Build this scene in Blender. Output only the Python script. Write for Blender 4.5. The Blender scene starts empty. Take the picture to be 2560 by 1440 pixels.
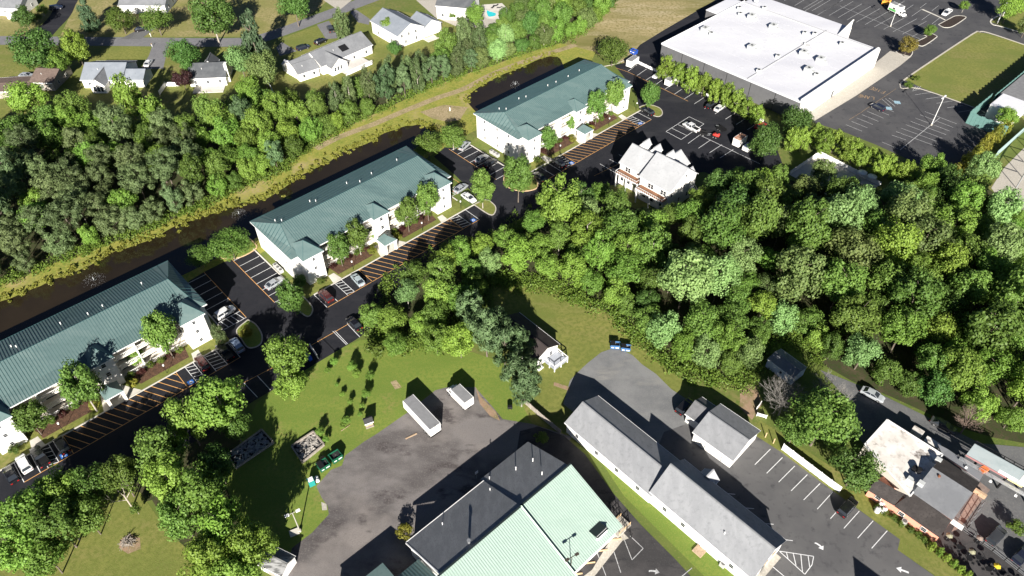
import bpy, bmesh, math, random
import numpy as np
from mathutils import Vector
R = math.radians
random.seed(7)
sc = bpy.context.scene
col = sc.collection
# ------------------------------------------------------------------ camera, sky, sun, exposure
CAM_H, PITCH, FPX = 120.0, R(44.5), 1838.0          # drone height, tilt below the horizon, focal length in photo pixels
cam = bpy.data.cameras.new('camera')
cam.sensor_width = 36.0
cam.lens = FPX * 36.0 / 2560.0
cam.clip_start, cam.clip_end = 1.0, 6000.0
camo = bpy.data.objects.new('camera', cam)
camo.location = (0, 0, CAM_H)
camo.rotation_euler = (R(90) - PITCH, 0, 0)
col.objects.link(camo)
sc.camera = camo
SUN_EL, SUN_AZ = R(24.8), R(-89.0)                  # the sun stands behind the camera: shadows fall away from it
world = bpy.data.worlds.new('World')
sc.world = world
world.use_nodes = True
nt = world.node_tree
sky = nt.nodes.new('ShaderNodeTexSky')
sky.sky_type = 'NISHITA'
sky.sun_disc = False
sky.sun_elevation = SUN_EL
sky.sun_rotation = math.pi
sky.air_density, sky.dust_density, sky.ozone_density = 0.32, 0.15, 1.5
nt.links.new(sky.outputs[0], nt.nodes['Background'].inputs[0])
nt.nodes['Background'].inputs[1].default_value = 0.05
sun = bpy.data.lights.new('sun', 'SUN')
sun.energy, sun.angle, sun.color = 5.0, R(0.5), (1.0, 0.955, 0.88)
suno = bpy.data.objects.new('sun', sun)
d = Vector((math.cos(SUN_EL) * math.cos(SUN_AZ), math.cos(SUN_EL) * math.sin(SUN_AZ), math.sin(SUN_EL)))
suno.rotation_euler = d.to_track_quat('Z', 'Y').to_euler()
suno.location = d * 300
col.objects.link(suno)
sc.view_settings.view_transform = 'Standard'
sc.view_settings.look = 'None'
sc.view_settings.exposure = 1.25
sc.view_settings.gamma = 1.0
sc.view_settings.use_curve_mapping = False
sc.cycles.max_bounces = 5
sc.cycles.diffuse_bounces = 2
sc.cycles.glossy_bounces = 2
sc.cycles.transmission_bounces = 3
sc.cycles.transparent_max_bounces = 4

# ------------------------------------------------------------------ survey: a photo point at height z -> metres on the site
_S, _C = math.sin(PITCH), math.cos(PITCH)
def at(u, v, z=0.0):
    x, y = (u - 1280) / FPX, (v - 720) / FPX
    t = (z - CAM_H) / (-_S - y * _C)
    return Vector((x * t, (_C - y * _S) * t, z))
def mpp(u, v, z=0.0):                                # metres per photo pixel there
    p = at(u, v, z)
    return (p.y * _C + (CAM_H - z) * _S) / FPX
def img(p):                                          # where a site point appears in the photo (used for wording only)
    dz = p[2] - CAM_H
    dep = p[1] * _C - dz * _S
    return 1280 + FPX * p[0] / dep, 720 - FPX * (p[1] * _S + dz * _C) / dep

# ------------------------------------------------------------------ materials
MATS = {}
def _mix(nt, a, b, fac):
    n = nt.nodes.new('ShaderNodeMix'); n.data_type = 'RGBA'
    for s, val in ((0, fac), (6, a), (7, b)):
        if hasattr(val, 'links'): nt.links.new(val, n.inputs[s])
        else: n.inputs[s].default_value = val if s == 0 else (*val, 1)
    return n.outputs[2]
def _noise(nt, scale, detail=3.0, rough=.6, lo=.35, hi=.65, vec=None, stretch=None):
    n = nt.nodes.new('ShaderNodeTexNoise')
    n.inputs['Scale'].default_value = scale
    n.inputs['Detail'].default_value = detail
    n.inputs['Roughness'].default_value = rough
    if vec is None:
        g = nt.nodes.new('ShaderNodeNewGeometry'); vec = g.outputs['Position']
    if stretch:
        mp = nt.nodes.new('ShaderNodeMapping')
        mp.inputs['Rotation'].default_value = (0, 0, stretch[0]); mp.inputs['Scale'].default_value = (stretch[1], 1, 1)
        nt.links.new(vec, mp.inputs['Vector']); vec = mp.outputs[0]
    nt.links.new(vec, n.inputs['Vector'])
    r = nt.nodes.new('ShaderNodeMapRange')
    r.inputs['From Min'].default_value = lo; r.inputs['From Max'].default_value = hi
    nt.links.new(n.outputs[0], r.inputs['Value'])
    return r.outputs[0]
def mat(name, c, rough=.75, layers=(), bump=0.0, bscale=8.0, metal=0.0, spec=.3):
    """base colour c, then layers (colour, noise scale, lo, hi[, stretch]) mixed over it"""
    if name in MATS: return MATS[name]
    m = bpy.data.materials.new(name); m.use_nodes = True
    nt = m.node_tree; b = nt.nodes['Principled BSDF']
    b.inputs['Roughness'].default_value = rough; b.inputs['Metallic'].default_value = metal
    b.inputs['Specular IOR Level'].default_value = spec
    cur = tuple(c)
    for L in layers:
        cur = _mix(nt, cur, L[0], _noise(nt, L[1], 4, .62, L[2], L[3], None, L[4] if len(L) > 4 else None))
    if hasattr(cur, 'links'): nt.links.new(cur, b.inputs['Base Color'])
    else: b.inputs['Base Color'].default_value = (*cur, 1)
    if bump:
        bn = nt.nodes.new('ShaderNodeBump'); bn.inputs['Strength'].default_value = bump; bn.inputs['Distance'].default_value = .08
        nt.links.new(_noise(nt, bscale, 4, .7, 0, 1), bn.inputs['Height']); nt.links.new(bn.outputs[0], b.inputs['Normal'])
    MATS[name] = m
    return m
def leafmat(name, c, c2, trans=.22, hue=.03, val=.25):
    """leaf colour between c and c2 leaf by leaf, shifted a little from tree to tree"""
    if name in MATS: return MATS[name]
    m = bpy.data.materials.new(name); m.use_nodes = True
    nt = m.node_tree; b = nt.nodes['Principled BSDF']; out = nt.nodes['Material Output']
    g = nt.nodes.new('ShaderNodeNewGeometry'); oi = nt.nodes.new('ShaderNodeObjectInfo')
    cur = _mix(nt, c, c2, g.outputs['Random Per Island'])
    hs = nt.nodes.new('ShaderNodeHueSaturation')
    def rng(lo, hi, sock):
        r = nt.nodes.new('ShaderNodeMapRange'); r.inputs['To Min'].default_value = lo; r.inputs['To Max'].default_value = hi
        nt.links.new(sock, r.inputs['Value']); return r.outputs[0]
    nt.links.new(rng(.5 - hue, .5 + hue, oi.outputs['Random']), hs.inputs['Hue'])
    mm = nt.nodes.new('ShaderNodeMath'); mm.operation = 'FRACT'; ml = nt.nodes.new('ShaderNodeMath'); ml.operation = 'MULTIPLY'; ml.inputs[1].default_value = 7.31
    nt.links.new(oi.outputs['Random'], ml.inputs[0]); nt.links.new(ml.outputs[0], mm.inputs[0])
    nt.links.new(rng(1 - val, 1 + val, mm.outputs[0]), hs.inputs['Value'])
    nt.links.new(cur, hs.inputs['Color'])
    b.inputs['Roughness'].default_value = .55; b.inputs['Specular IOR Level'].default_value = .25
    nt.links.new(hs.outputs[0], b.inputs['Base Color'])
    t = nt.nodes.new('ShaderNodeBsdfTranslucent'); nt.links.new(hs.outputs[0], t.inputs['Color'])
    ms = nt.nodes.new('ShaderNodeMixShader'); ms.inputs[0].default_value = trans
    nt.links.new(b.outputs[0], ms.inputs[1]); nt.links.new(t.outputs[0], ms.inputs[2]); nt.links.new(ms.outputs[0], out.inputs[0])
    MATS[name] = m
    return m

G1, G2 = (.135, .155, .030), (.075, .105, .022)
grass = mat('grass', (.135, .160, .032), .9, [((.075, .115, .022), .06, .35, .62), ((.20, .175, .062), .035, .5, .7), ((.10, .135, .025), .9, .4, .6), ((.19, .18, .06), 2.5, .55, .75)], .6, 5)
lawn_green = mat('lawn_green', (.190, .225, .042), .9, [((.120, .175, .026), .12, .38, .6, (R(40), .35)), ((.23, .20, .065), .15, .58, .74), ((.115, .18, .026), 1.6, .4, .62), ((.19, .215, .05), 5, .5, .7)], .6, 5)
lawn_olive = mat('lawn_olive', (.205, .205, .050), .9, [((.13, .16, .032), .07, .4, .62), ((.22, .19, .07), .12, .5, .72, (R(43), .3)), ((.13, .15, .03), 1.2, .42, .6), ((.22, .19, .07), 4, .55, .75)], .6, 5)
lawn_dry = mat('lawn_dry', (.28, .245, .100), .9, [((.18, .19, .045), .07, .42, .62), ((.38, .30, .16), .10, .52, .7), ((.17, .165, .05), 1.1, .42, .62), ((.28, .23, .11), 4, .5, .75)], .6, 5)
field_dry = mat('field_dry', (.34, .275, .14), .95, [((.15, .145, .04), .06, .45, .62, (R(40), .25)), ((.50, .41, .28), .09, .5, .72, (R(40), .25)), ((.19, .165, .06), 1, .45, .65)], .7, 4)
bank_green = mat('bank_green', (.235, .235, .045), .95, [((.15, .19, .028), .25, .4, .62), ((.34, .27, .13), .09, .56, .68), ((.30, .275, .06), 1.5, .45, .65)], .7, 4)
dirt_path = mat('dirt_path', (.38, .30, .18), .95, [((.16, .16, .05), .35, .5, .68), ((.24, .19, .10), 2, .4, .6)], .5, 6)
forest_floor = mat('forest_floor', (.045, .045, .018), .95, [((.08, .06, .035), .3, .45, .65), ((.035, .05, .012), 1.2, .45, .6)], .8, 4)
asphalt_new = mat('asphalt_new', (.017, .018, .023), .82, [((.023, .023, .028), .25, .4, .65), ((.029, .028, .032), 6, .5, .75), ((.015, .016, .021), .6, .55, .7), ((.036, .036, .040), .16, .54, .70, (R(43), .22)), ((.011, .011, .013), .9, .66, .74)], .35, 30, spec=.18)
asphalt_old = mat('asphalt_old', (.060, .060, .065), .9, [((.083, .082, .085), .10, .4, .62), ((.042, .042, .047), .5, .56, .7), ((.095, .093, .096), 5, .52, .75)], .4, 25, spec=.15)
asphalt_grey = mat('asphalt_grey', (.100, .098, .100), .9, [((.122, .119, .119), .12, .4, .62), ((.068, .067, .070), .6, .55, .7), ((.135, .132, .131), .10, .54, .70, (R(-47), .2)), ((.05, .05, .052), .8, .68, .75), ((.12, .118, .118), 6, .55, .78)], .4, 25, spec=.15)
asphalt_lane = mat('asphalt_lane', (.048, .046, .047), .9, [((.075, .070, .070), .2, .42, .62), ((.03, .03, .032), .7, .55, .68, (R(-47), .3)), ((.085, .08, .08), 5, .55, .75)], .4, 25, spec=.15)
road_mat = mat('road_surface', (.165, .163, .172), .9, [((.195, .192, .20), .2, .4, .65), ((.135, .135, .145), 1.2, .5, .7), ((.22, .218, .22), 6, .55, .75)], .4, 20, spec=.15)
gravel_brown = mat('gravel_brown', (.190, .174, .168), .95, [((.105, .095, .093), .085, .46, .57, (R(35), .55)), ((.235, .21, .195), .06, .5, .66), ((.070, .060, .060), .22, .55, .64, (R(40), .5)), ((.20, .18, .165), 3.5, .52, .74), ((.10, .088, .083), 9, .52, .7)], .7, 9)
gravel_grey = mat('gravel_grey', (.215, .215, .213), .95, [((.145, .147, .15), .12, .42, .62), ((.26, .25, .23), .22, .56, .70, (R(-50), .35)), ((.22, .22, .218), 3.5, .52, .74), ((.14, .14, .142), 9, .52, .7)], .7, 9)
gravel_road = mat('gravel_road', (.130, .130, .132), .95, [((.10, .10, .104), .2, .42, .62), ((.17, .168, .16), 2.5, .52, .74)], .6, 9)
concrete = mat('concrete', (.40, .37, .32), .85, [((.38, .35, .30), .5, .45, .65), ((.54, .50, .44), 3, .5, .7)], .2, 12)
concrete_pale = mat('concrete_pale', (.58, .55, .49), .85, [((.48, .45, .40), .5, .45, .65)], .2, 12)
mulch = mat('mulch', (.105, .055, .034), .95, [((.06, .034, .022), 1.2, .4, .6), ((.16, .09, .055), 4, .5, .7)], .9, 9)
mulch_dark = mat('mulch_dark', (.028, .020, .016), .95, [((.05, .035, .027), 2, .4, .65)], .9, 9)
bare_earth = mat('bare_earth', (.30, .20, .13), .95, [((.17, .15, .06), .5, .45, .62), ((.36, .26, .18), 2, .5, .7)], .6, 8)
white_line = mat('white_line', (.74, .74, .74), .7, [((.45, .45, .45), 2.5, .5, .75)])
worn_line = mat('worn_line', (.50, .50, .50), .8, [((.22, .22, .22), 2.2, .45, .7)])
yellow_line = mat('yellow_line', (.72, .38, .13), .7, [((.45, .24, .09), 2.0, .48, .75)])
worn_yellow = mat('worn_yellow', (.33, .22, .12), .8, [((.10, .085, .075), 2.0, .42, .66)])
blue_paint = mat('blue_paint', (.03, .14, .48), .6)
pale_blue = mat('pale_blue_paint', (.28, .42, .50), .7, [((.12, .16, .19), 2, .5, .7)])
white_wall = mat('white_siding', (.80, .78, .74), .6, [((.74, .72, .67), .8, .45, .7)])
white_trim = mat('white_trim', (.80, .79, .77), .5)
cream = mat('cream_stucco', (.78, .72, .63), .75, [((.72, .66, .56), .7, .45, .7)])
glass_dark = mat('window_glass', (.025, .03, .038), .12, spec=.6)
teal_roof = mat('teal_metal_roof', (.100, .152, .148), .5, [((.114, .168, .162), .25, .42, .64), ((.084, .130, .129), 1.6, .5, .72), ((.135, .185, .178), .4, .52, .74, (R(-47), .14)), ((.075, .115, .116), .22, .58, .72, (R(-47), .10))], spec=.4)
mint_roof = mat('mint_metal_roof', (.345, .445, .385), .5, [((.37, .47, .405), .3, .42, .64), ((.32, .415, .36), 1.8, .5, .7), ((.30, .39, .34), .30, .56, .76, (R(-47), .12))], spec=.4)
mint_seam = mat('mint_seam', (.25, .33, .285), .5)
teal_seam = mat('teal_seam', (.045, .105, .108), .5)
shingle_dark = mat('dark_shingle', (.185, .192, .202), .9, [((.225, .232, .242), .3, .42, .62, (R(43), 3)), ((.145, .152, .162), 2.5, .5, .7, (R(43), 3)), ((.16, .17, .18), 9, .55, .75)], .5, 14)
shingle_grey = mat('grey_shingle', (.225, .23, .24), .9, [((.26, .265, .275), .25, .42, .62, (R(-47), 3)), ((.185, .19, .20), 1.3, .52, .72), ((.30, .30, .31), 9, .55, .75)], .4, 14)
shingle_mid = mat('mid_grey_shingle', (.165, .17, .18), .9, [((.20, .205, .215), .3, .42, .62), ((.15, .155, .165), 1.5, .52, .72)], .4, 14)
shingle_pale = mat('pale_grey_shingle', (.34, .345, .355), .9, [((.375, .38, .39), .3, .42, .62), ((.30, .305, .315), 2, .52, .72)], .3, 14)
shingle_brown = mat('brown_shingle', (.135, .098, .082), .9, [((.17, .125, .105), .4, .42, .62), ((.09, .065, .055), 2, .5, .7)], .4, 14)
membrane = mat('white_membrane', (.66, .66, .68), .55, [((.54, .54, .58), .05, .45, .66, (R(43), .3)), ((.56, .56, .59), .5, .55, .75), ((.60, .60, .63), 2, .5, .7)])
dirty_white = mat('dirty_white_membrane', (.62, .58, .53), .8, [((.72, .70, .67), .25, .42, .6), ((.16, .135, .12), .30, .60, .68), ((.45, .41, .37), .9, .52, .7)])
grey_panel = mat('grey_wall_panel', (.115, .115, .12), .7, [((.10, .10, .105), .5, .45, .65)])
salmon = mat('salmon_siding', (.76, .33, .23), .7, [((.70, .29, .20), .8, .45, .7)])
deck_wood = mat('deck_wood', (.22, .105, .06), .8, [((.28, .14, .08), 1.5, .45, .65), ((.15, .07, .04), 5, .5, .7)])
wood_pale = mat('pale_wood', (.42, .31, .21), .85, [((.32, .23, .15), 3, .45, .65)])
wood_grey = mat('weathered_wood', (.33, .29, .25), .9, [((.22, .19, .16), 2, .45, .65)])
timber_orange = mat('pale_timber', (.62, .44, .26), .8, [((.52, .36, .21), 2, .45, .65)])
black_metal = mat('black_metal', (.012, .012, .013), .5)
steel = mat('galvanised_steel', (.42, .43, .44), .4, [((.35, .36, .37), 2, .45, .65)], metal=.6)
pole_wood = mat('grey_pole', (.34, .32, .28), .85)
water_mat = mat('pond_water', (.016, .0115, .006), .06, [((.024, .017, .009), .06, .4, .65)], .015, 2.0, spec=.5)
rubber = mat('tyre_rubber', (.012, .012, .012), .8)
alloy = mat('wheel_alloy', (.45, .45, .46), .35, metal=.7)
headlamp = mat('headlamp_glass', (.75, .75, .75), .15)
taillamp = mat('tail_lamp', (.35, .01, .01), .3)
bark = mat('bark', (.16, .13, .105), .95, [((.10, .08, .06), 3, .4, .65)])
bark_pale = mat('pale_bark', (.40, .36, .31), .9, [((.27, .24, .20), 3, .4, .65)])

# ------------------------------------------------------------------ mesh builder and tags
class MB:
    def __init__(s): s.v, s.f, s.m = [], [], []
    def poly(s, pts, mi=0):
        n = len(s.v); s.v += [tuple(p) for p in pts]; s.f.append(tuple(range(n, n + len(pts)))); s.m.append(mi); return s
    def box(s, x0, x1, y0, y1, z0, z1, mi=0):
        n = len(s.v)
        s.v += [(x, y, z) for z in (z0, z1) for x, y in ((x0, y0), (x1, y0), (x1, y1), (x0, y1))]
        for q in ((0, 3, 2, 1), (4, 5, 6, 7), (0, 1, 5, 4), (1, 2, 6, 5), (2, 3, 7, 6), (3, 0, 4, 7)):
            s.f.append(tuple(n + i for i in q)); s.m.append(mi)
        return s
    def bar(s, p, q, w, h, mi=0):                    # a straight bar w wide and h high, its top edge line from p to q
        p, q = Vector(p), Vector(q); a = (q - p); a.z = 0
        n = Vector((-a.y, a.x, 0)).normalized() * (w / 2) if a.length > 1e-6 else Vector((w / 2, 0, 0))
        k = len(s.v); dz = Vector((0, 0, h))
        s.v += [tuple(t) for t in (p - n - dz, q - n - dz, q + n - dz, p + n - dz, p - n, q - n, q + n, p + n)]
        for f in ((0, 3, 2, 1), (4, 5, 6, 7), (0, 1, 5, 4), (1, 2, 6, 5), (2, 3, 7, 6), (3, 0, 4, 7)):
            s.f.append(tuple(k + i for i in f)); s.m.append(mi)
        return s
    def tube(s, p, q, r0, r1=None, n=8, mi=0):
        r1 = r0 if r1 is None else r1
        p, q = Vector(p), Vector(q); a = (q - p).normalized()
        x = a.orthogonal().normalized(); y = a.cross(x); k = len(s.v)
        for c, r in ((p, r0), (q, r1)):
            s.v += [tuple(c + (x * math.cos(2 * math.pi * i / n) + y * math.sin(2 * math.pi * i / n)) * r) for i in range(n)]
        for i in range(n): s.f.append((k + i, k + (i + 1) % n, k + n + (i + 1) % n, k + n + i)); s.m.append(mi)
        s.f.append(tuple(k + i for i in reversed(range(n)))); s.f.append(tuple(k + n + i for i in range(n))); s.m += [mi, mi]
        return s
    def prism(s, pts, z0, z1, mi=0):                 # pts counter-clockwise
        if sum((pts[i][0] * pts[(i + 1) % len(pts)][1] - pts[(i + 1) % len(pts)][0] * pts[i][1]) for i in range(len(pts))) < 0: pts = pts[::-1]
        n, k = len(pts), len(s.v)
        s.v += [(p[0], p[1], z0) for p in pts] + [(p[0], p[1], z1) for p in pts]
        s.f.append(tuple(k + i for i in reversed(range(n)))); s.f.append(tuple(k + n + i for i in range(n))); s.m += [mi, mi]
        for i in range(n): s.f.append((k + i, k + (i + 1) % n, k + n + (i + 1) % n, k + n + i)); s.m.append(mi)
        return s
    def slab(s, pts, t, mi=0):                       # a sloping slab: pts are its upper face, t its thickness
        n, k = len(pts), len(s.v)
        s.v += [tuple(p) for p in pts] + [(p[0], p[1], p[2] - t) for p in pts]
        s.f.append(tuple(k + i for i in range(n))); s.f.append(tuple(k + n + i for i in reversed(range(n)))); s.m += [mi, mi]
        for i in range(n): s.f.append((k + (i + 1) % n, k + i, k + n + i, k + n + (i + 1) % n)); s.m.append(mi)
        return s
    def mesh(s, name, mats, smooth=False):
        me = bpy.data.meshes.new(name); me.from_pydata(s.v, [], s.f)
        for m in (mats if isinstance(mats, (list, tuple)) else [mats]): me.materials.append(m)
        if any(s.m): me.polygons.foreach_set('material_index', s.m)
        if smooth: me.polygons.foreach_set('use_smooth', [True] * len(s.f))
        me.update()
        return me
    def build(s, name, mats, parent=None, smooth=False, fix=True):
        me = s.mesh(name, mats, smooth)
        if fix:
            b = bmesh.new(); b.from_mesh(me); bmesh.ops.recalc_face_normals(b, faces=b.faces)
            if any(len(f.verts) > 4 for f in b.faces): bmesh.ops.triangulate(b, faces=[f for f in b.faces if len(f.verts) > 4])
            b.to_mesh(me); b.free()
        return link(name, me, parent)
def link(name, me, parent=None, loc=None, rz=None, scale=None):
    o = bpy.data.objects.new(name, me); col.objects.link(o)
    if parent: o.parent = parent
    if loc is not None: o.location = loc
    if rz is not None: o.rotation_euler = (0, 0, rz)
    if scale is not None: o.scale = scale
    return o
def tag(o, label, cat, group=None):
    o['label'] = label; o['category'] = cat
    if group: o['group'] = group
    return o
def thing(name, label, cat, loc=(0, 0, 0), rz=0.0, group=None):
    o = bpy.data.objects.new(name, None); col.objects.link(o)
    o.empty_display_size = .5
    o.location = loc; o.rotation_euler = (0, 0, rz)
    return tag(o, label, cat, group)
def struct(o, kind='structure', label=None):
    o['kind'] = kind
    if label: o['label'] = label
    return o
def sheet(name, px, z, m, world_pts=None):
    pts = world_pts or [at(u, v) for u, v in px]
    b = MB(); b.poly([(p[0], p[1], z) for p in pts])
    o = b.build(name, m)
    for p in o.data.polygons:
        if p.normal.z < 0: o.data.flip_normals(); break
    return struct(o)
def smooth_line(pts, n=6):                           # Catmull-Rom through points
    P = [Vector(p) for p in pts]; out = []
    for i in range(len(P) - 1):
        a, b, c, e = P[max(i - 1, 0)], P[i], P[i + 1], P[min(i + 2, len(P) - 1)]
        for k in range(n):
            t = k / n
            out.append(.5 * ((2 * b) + (c - a) * t + (2 * a - 5 * b + 4 * c - e) * t * t + (3 * b - a - 3 * c + e) * t ** 3))
    return out + [P[-1]]
def ribbon(pts, w):                                  # outline of a band w wide along pts
    L, Rr = [], []
    for i, p in enumerate(pts):
        a = (pts[min(i + 1, len(pts) - 1)] - pts[max(i - 1, 0)]); n = Vector((-a.y, a.x, 0)).normalized() * w / 2
        L.append(p + n); Rr.append(p - n)
    return L + Rr[::-1]
# ------------------------------------------------------------------ ground, water, roads, lots
sheet('ground', None, 0.0, grass, [(-2500, -1500, 0), (2500, -1500, 0), (2500, 3500, 0), (-2500, 3500, 0)])
A43 = R(43.2)
UX, VX = Vector((math.cos(A43), math.sin(A43), 0)), Vector((math.sin(A43), -math.cos(A43), 0))   # along / in front of the apartment blocks
O1, O2, O3 = Vector((-111.96, 90.61, 0)), Vector((-62.77, 136.59, 0)), Vector((-11.1, 185.4, 0))
def loc(o, a, b, z=0.0): p = o + UX * a + VX * b; p.z = z; return p
# woods' floors, coloured dark so the gaps between crowns look shaded
LW = [(-80, 330), (0, 320), (80, 300), (180, 285), (280, 300), (400, 330), (480, 300), (560, 262), (620, 272), (700, 255), (760, 235), (850, 220), (900, 210), (960, 195), (1030, 160), (1100, 120), (1150, 85), (1220, 66), (1290, 28), (1340, -50), (1510, -50), (1530, 20), (1460, 88), (1400, 112), (1300, 142), (1230, 168), (1150, 195), (1080, 222), (980, 268), (900, 306), (850, 328), (800, 358), (760, 385), (700, 432), (620, 466), (540, 506), (460, 538), (400, 566), (330, 596), (250, 618), (150, 655), (60, 695), (-80, 745)]
RW = [(1340, 520), (1400, 470), (1460, 450), (1520, 480), (1600, 520), (1700, 520), (1760, 450), (1830, 400), (1900, 430), (1960, 440), (2150, 470), (2230, 480), (2300, 440), (2420, 430), (2480, 470), (2560, 530), (2680, 580), (2680, 1150), (2560, 1100), (2480, 1085), (2400, 1062), (2320, 1026), (2230, 985), (2130, 945), (2060, 905), (2010, 850), (1900, 850), (1880, 930), (1830, 955), (1760, 935), (1700, 915), (1640, 875), (1590, 825), (1560, 795), (1500, 760), (1440, 735), (1350, 705), (1260, 690), (1180, 720), (1180, 790), (1110, 840), (1000, 850), (930, 830), (940, 760), (1000, 680), (1100, 625), (1230, 585), (1300, 570)]
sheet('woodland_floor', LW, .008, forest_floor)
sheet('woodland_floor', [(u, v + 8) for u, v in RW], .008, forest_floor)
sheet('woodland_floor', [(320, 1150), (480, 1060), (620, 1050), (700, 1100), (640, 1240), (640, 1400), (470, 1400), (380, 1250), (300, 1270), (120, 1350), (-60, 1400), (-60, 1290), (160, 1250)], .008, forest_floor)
# lawns
sheet('front_lawn', [(-80, -60), (170, -60), (150, 20), (60, 92), (-80, 92)], .010, lawn_dry)
sheet('front_lawn', [(200, -60), (900, -60), (760, 48), (640, 92), (150, 92), (165, 60), (190, 10)], .010, lawn_dry)
sheet('back_lawn', [(-80, 112), (600, 118), (720, 90), (930, 15), (1180, 60), (1140, 100), (1020, 180), (880, 215), (720, 260), (600, 290), (300, 290), (-80, 320)], .010, lawn_olive)
sheet('dry_field', [(1400, 120), (1530, 0), (1560, -60), (1900, -60), (1780, 30), (1655, 100), (1600, 140), (1560, 160), (1480, 130)], .010, field_dry)
sheet('yard_lawn', [(560, 1200), (640, 1010), (760, 910), (900, 850), (1010, 840), (1180, 880), (1420, 960), (1440, 1100), (1300, 1080), (830, 1290), (740, 1400), (640, 1420)], .012, lawn_green)
sheet('clearing_lawn', [(1230, 700), (1350, 705), (1440, 735), (1560, 810), (1620, 880), (1720, 960), (1720, 1010), (1430, 1100), (1330, 1060), (1280, 960), (1240, 820)], .014, lawn_olive)
sheet('rough_lawn', [(-80, 1380), (120, 1330), (260, 1230), (350, 1230), (420, 1330), (500, 1400), (520, 1560), (-80, 1560)], .012, lawn_olive)
sheet('verge', [(1420, 1085), (1480, 1120), (1560, 1240), (1650, 1330), (1760, 1440), (1850, 1540), (1960, 1560), (1700, 1240), (1440, 1070)], .018, lawn_green)
sheet('verge', [(1880, 1080), (1900, 1098), (2085, 1228), (2250, 1349), (2244, 1375), (2340, 1440), (2440, 1520), (2600, 1520), (2340, 1340), (2160, 1220), (1900, 1050)], .018, lawn_olive)
# pond banks and ponds
bank = [(-80, 720), (60, 690), (150, 652), (250, 614), (330, 592), (400, 562), (460, 534), (540, 502), (620, 462), (700, 428), (760, 382), (800, 354), (850, 324), (900, 302), (980, 264), (1080, 218), (1150, 190), (1230, 164), (1300, 138), (1400, 108), (1490, 130), (1480, 150), (1250, 300), (1180, 330), (1110, 370), (640, 640), (560, 660), (-80, 960)]
sheet('pond_bank', bank, .016, bank_green)
path_pts = smooth_line([at(u, v) for u, v in ((790, 372), (850, 342), (930, 312), (1010, 278), (1090, 246), (1160, 222), (1230, 186), (1310, 154), (1390, 128), (1440, 112))])
sheet('dirt_path', None, .020, dirt_path, ribbon(path_pts, 2.4))
sheet('dirt_patch', [(1050, 280), (1110, 262), (1170, 268), (1150, 300), (1120, 305), (1080, 296)], .022, dirt_path)
far1 = [(-80, 790), (0, 757), (79, 722), (146, 696), (222, 664), (257, 643), (321, 617), (379, 597), (437, 567), (481, 550), (534, 532), (600, 510), (647, 503), (712, 467), (764, 432), (828, 400), (875, 372), (914, 361), (961, 333), (1003, 319), (1044, 311), (1066, 316), (1086, 330)]
f1 = smooth_line([at(u, v) for u, v in far1], 3)
near1 = [loc(O2, 50.0, -6), loc(O2, 48, -3.2), loc(O2, 20, -3.0), loc(O2, -4, -3.4), loc(O2, -14, -3.0), loc(O1, 40, -3.0), loc(O1, -30, -3.0)]
random.seed(3)
f1 = [p + Vector((random.uniform(-.35, .35), random.uniform(-.45, .45), 0)) for p in f1]
POND1 = f1 + near1
sheet('pond', None, .030, water_mat, POND1)
far2 = smooth_line([at(u, v) for u, v in ((1186, 276), (1173, 261), (1167, 250), (1171, 239), (1196, 219), (1251, 189), (1307, 167), (1348, 148), (1382, 140), (1399, 146), (1405, 156))], 4)
POND2 = far2 + [loc(O3, 44, -3.0), loc(O3, 8, -3.0)]
sheet('pond', None, .030, water_mat, POND2)
# roads
road = smooth_line([at(u, v) for u, v in ((-120, 101), (0, 101), (300, 104), (560, 106), (640, 99), (720, 74), (800, 44), (870, 18), (940, -8), (1050, -48))])
sheet('residential_road', None, .020, road_mat, ribbon(road, 6.6))
sheet('side_road', None, .024, asphalt_new, ribbon(smooth_line([at(u, v) for u, v in ((205, -50), (168, 5), (150, 40), (120, 72), (95, 100))]), 7.5))
for px, m in (([(383, 108), (422, 108), (413, 150), (408, 172), (352, 172), (372, 140)], road_mat), ([(300, 98), (372, 60), (400, 62), (352, 98)], gravel_road), ([(808, 0), (880, 0), (850, 24), (838, 20)], concrete), ([(792, 62), (822, 52), (850, 95), (815, 98)], road_mat), ([(875, 30), (890, 24), (925, 48), (922, 62), (895, 56)], road_mat), ([(742, 128), (700, 140), (690, 120), (705, 105)], road_mat), ([(1040, 0), (1130, 0), (1300, 30), (1260, 60), (1210, 70), (1150, 66), (1085, 40)], concrete)):
    sheet('driveway', px, .026, m)
sheet('concrete_walk', [(1085, 42), (1092, 38), (1150, 62), (1145, 68)], .032, concrete)
sheet('patio', [(1205, 12), (1255, 8), (1275, 28), (1245, 50), (1215, 46)], .034, concrete_pale)
def ell(u, v, a, b, n=20, rot=0.0):
    c = at(u, v)
    return [c + Vector((a * math.cos(t) * math.cos(rot) - b * math.sin(t) * math.sin(rot), a * math.cos(t) * math.sin(rot) + b * math.sin(t) * math.cos(rot), 0)) for t in [2 * math.pi * i / n for i in range(n)]]
pool_water = mat('pool_water', (.03, .48, .52), .1, [((.05, .55, .58), 1, .4, .6)])
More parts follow.
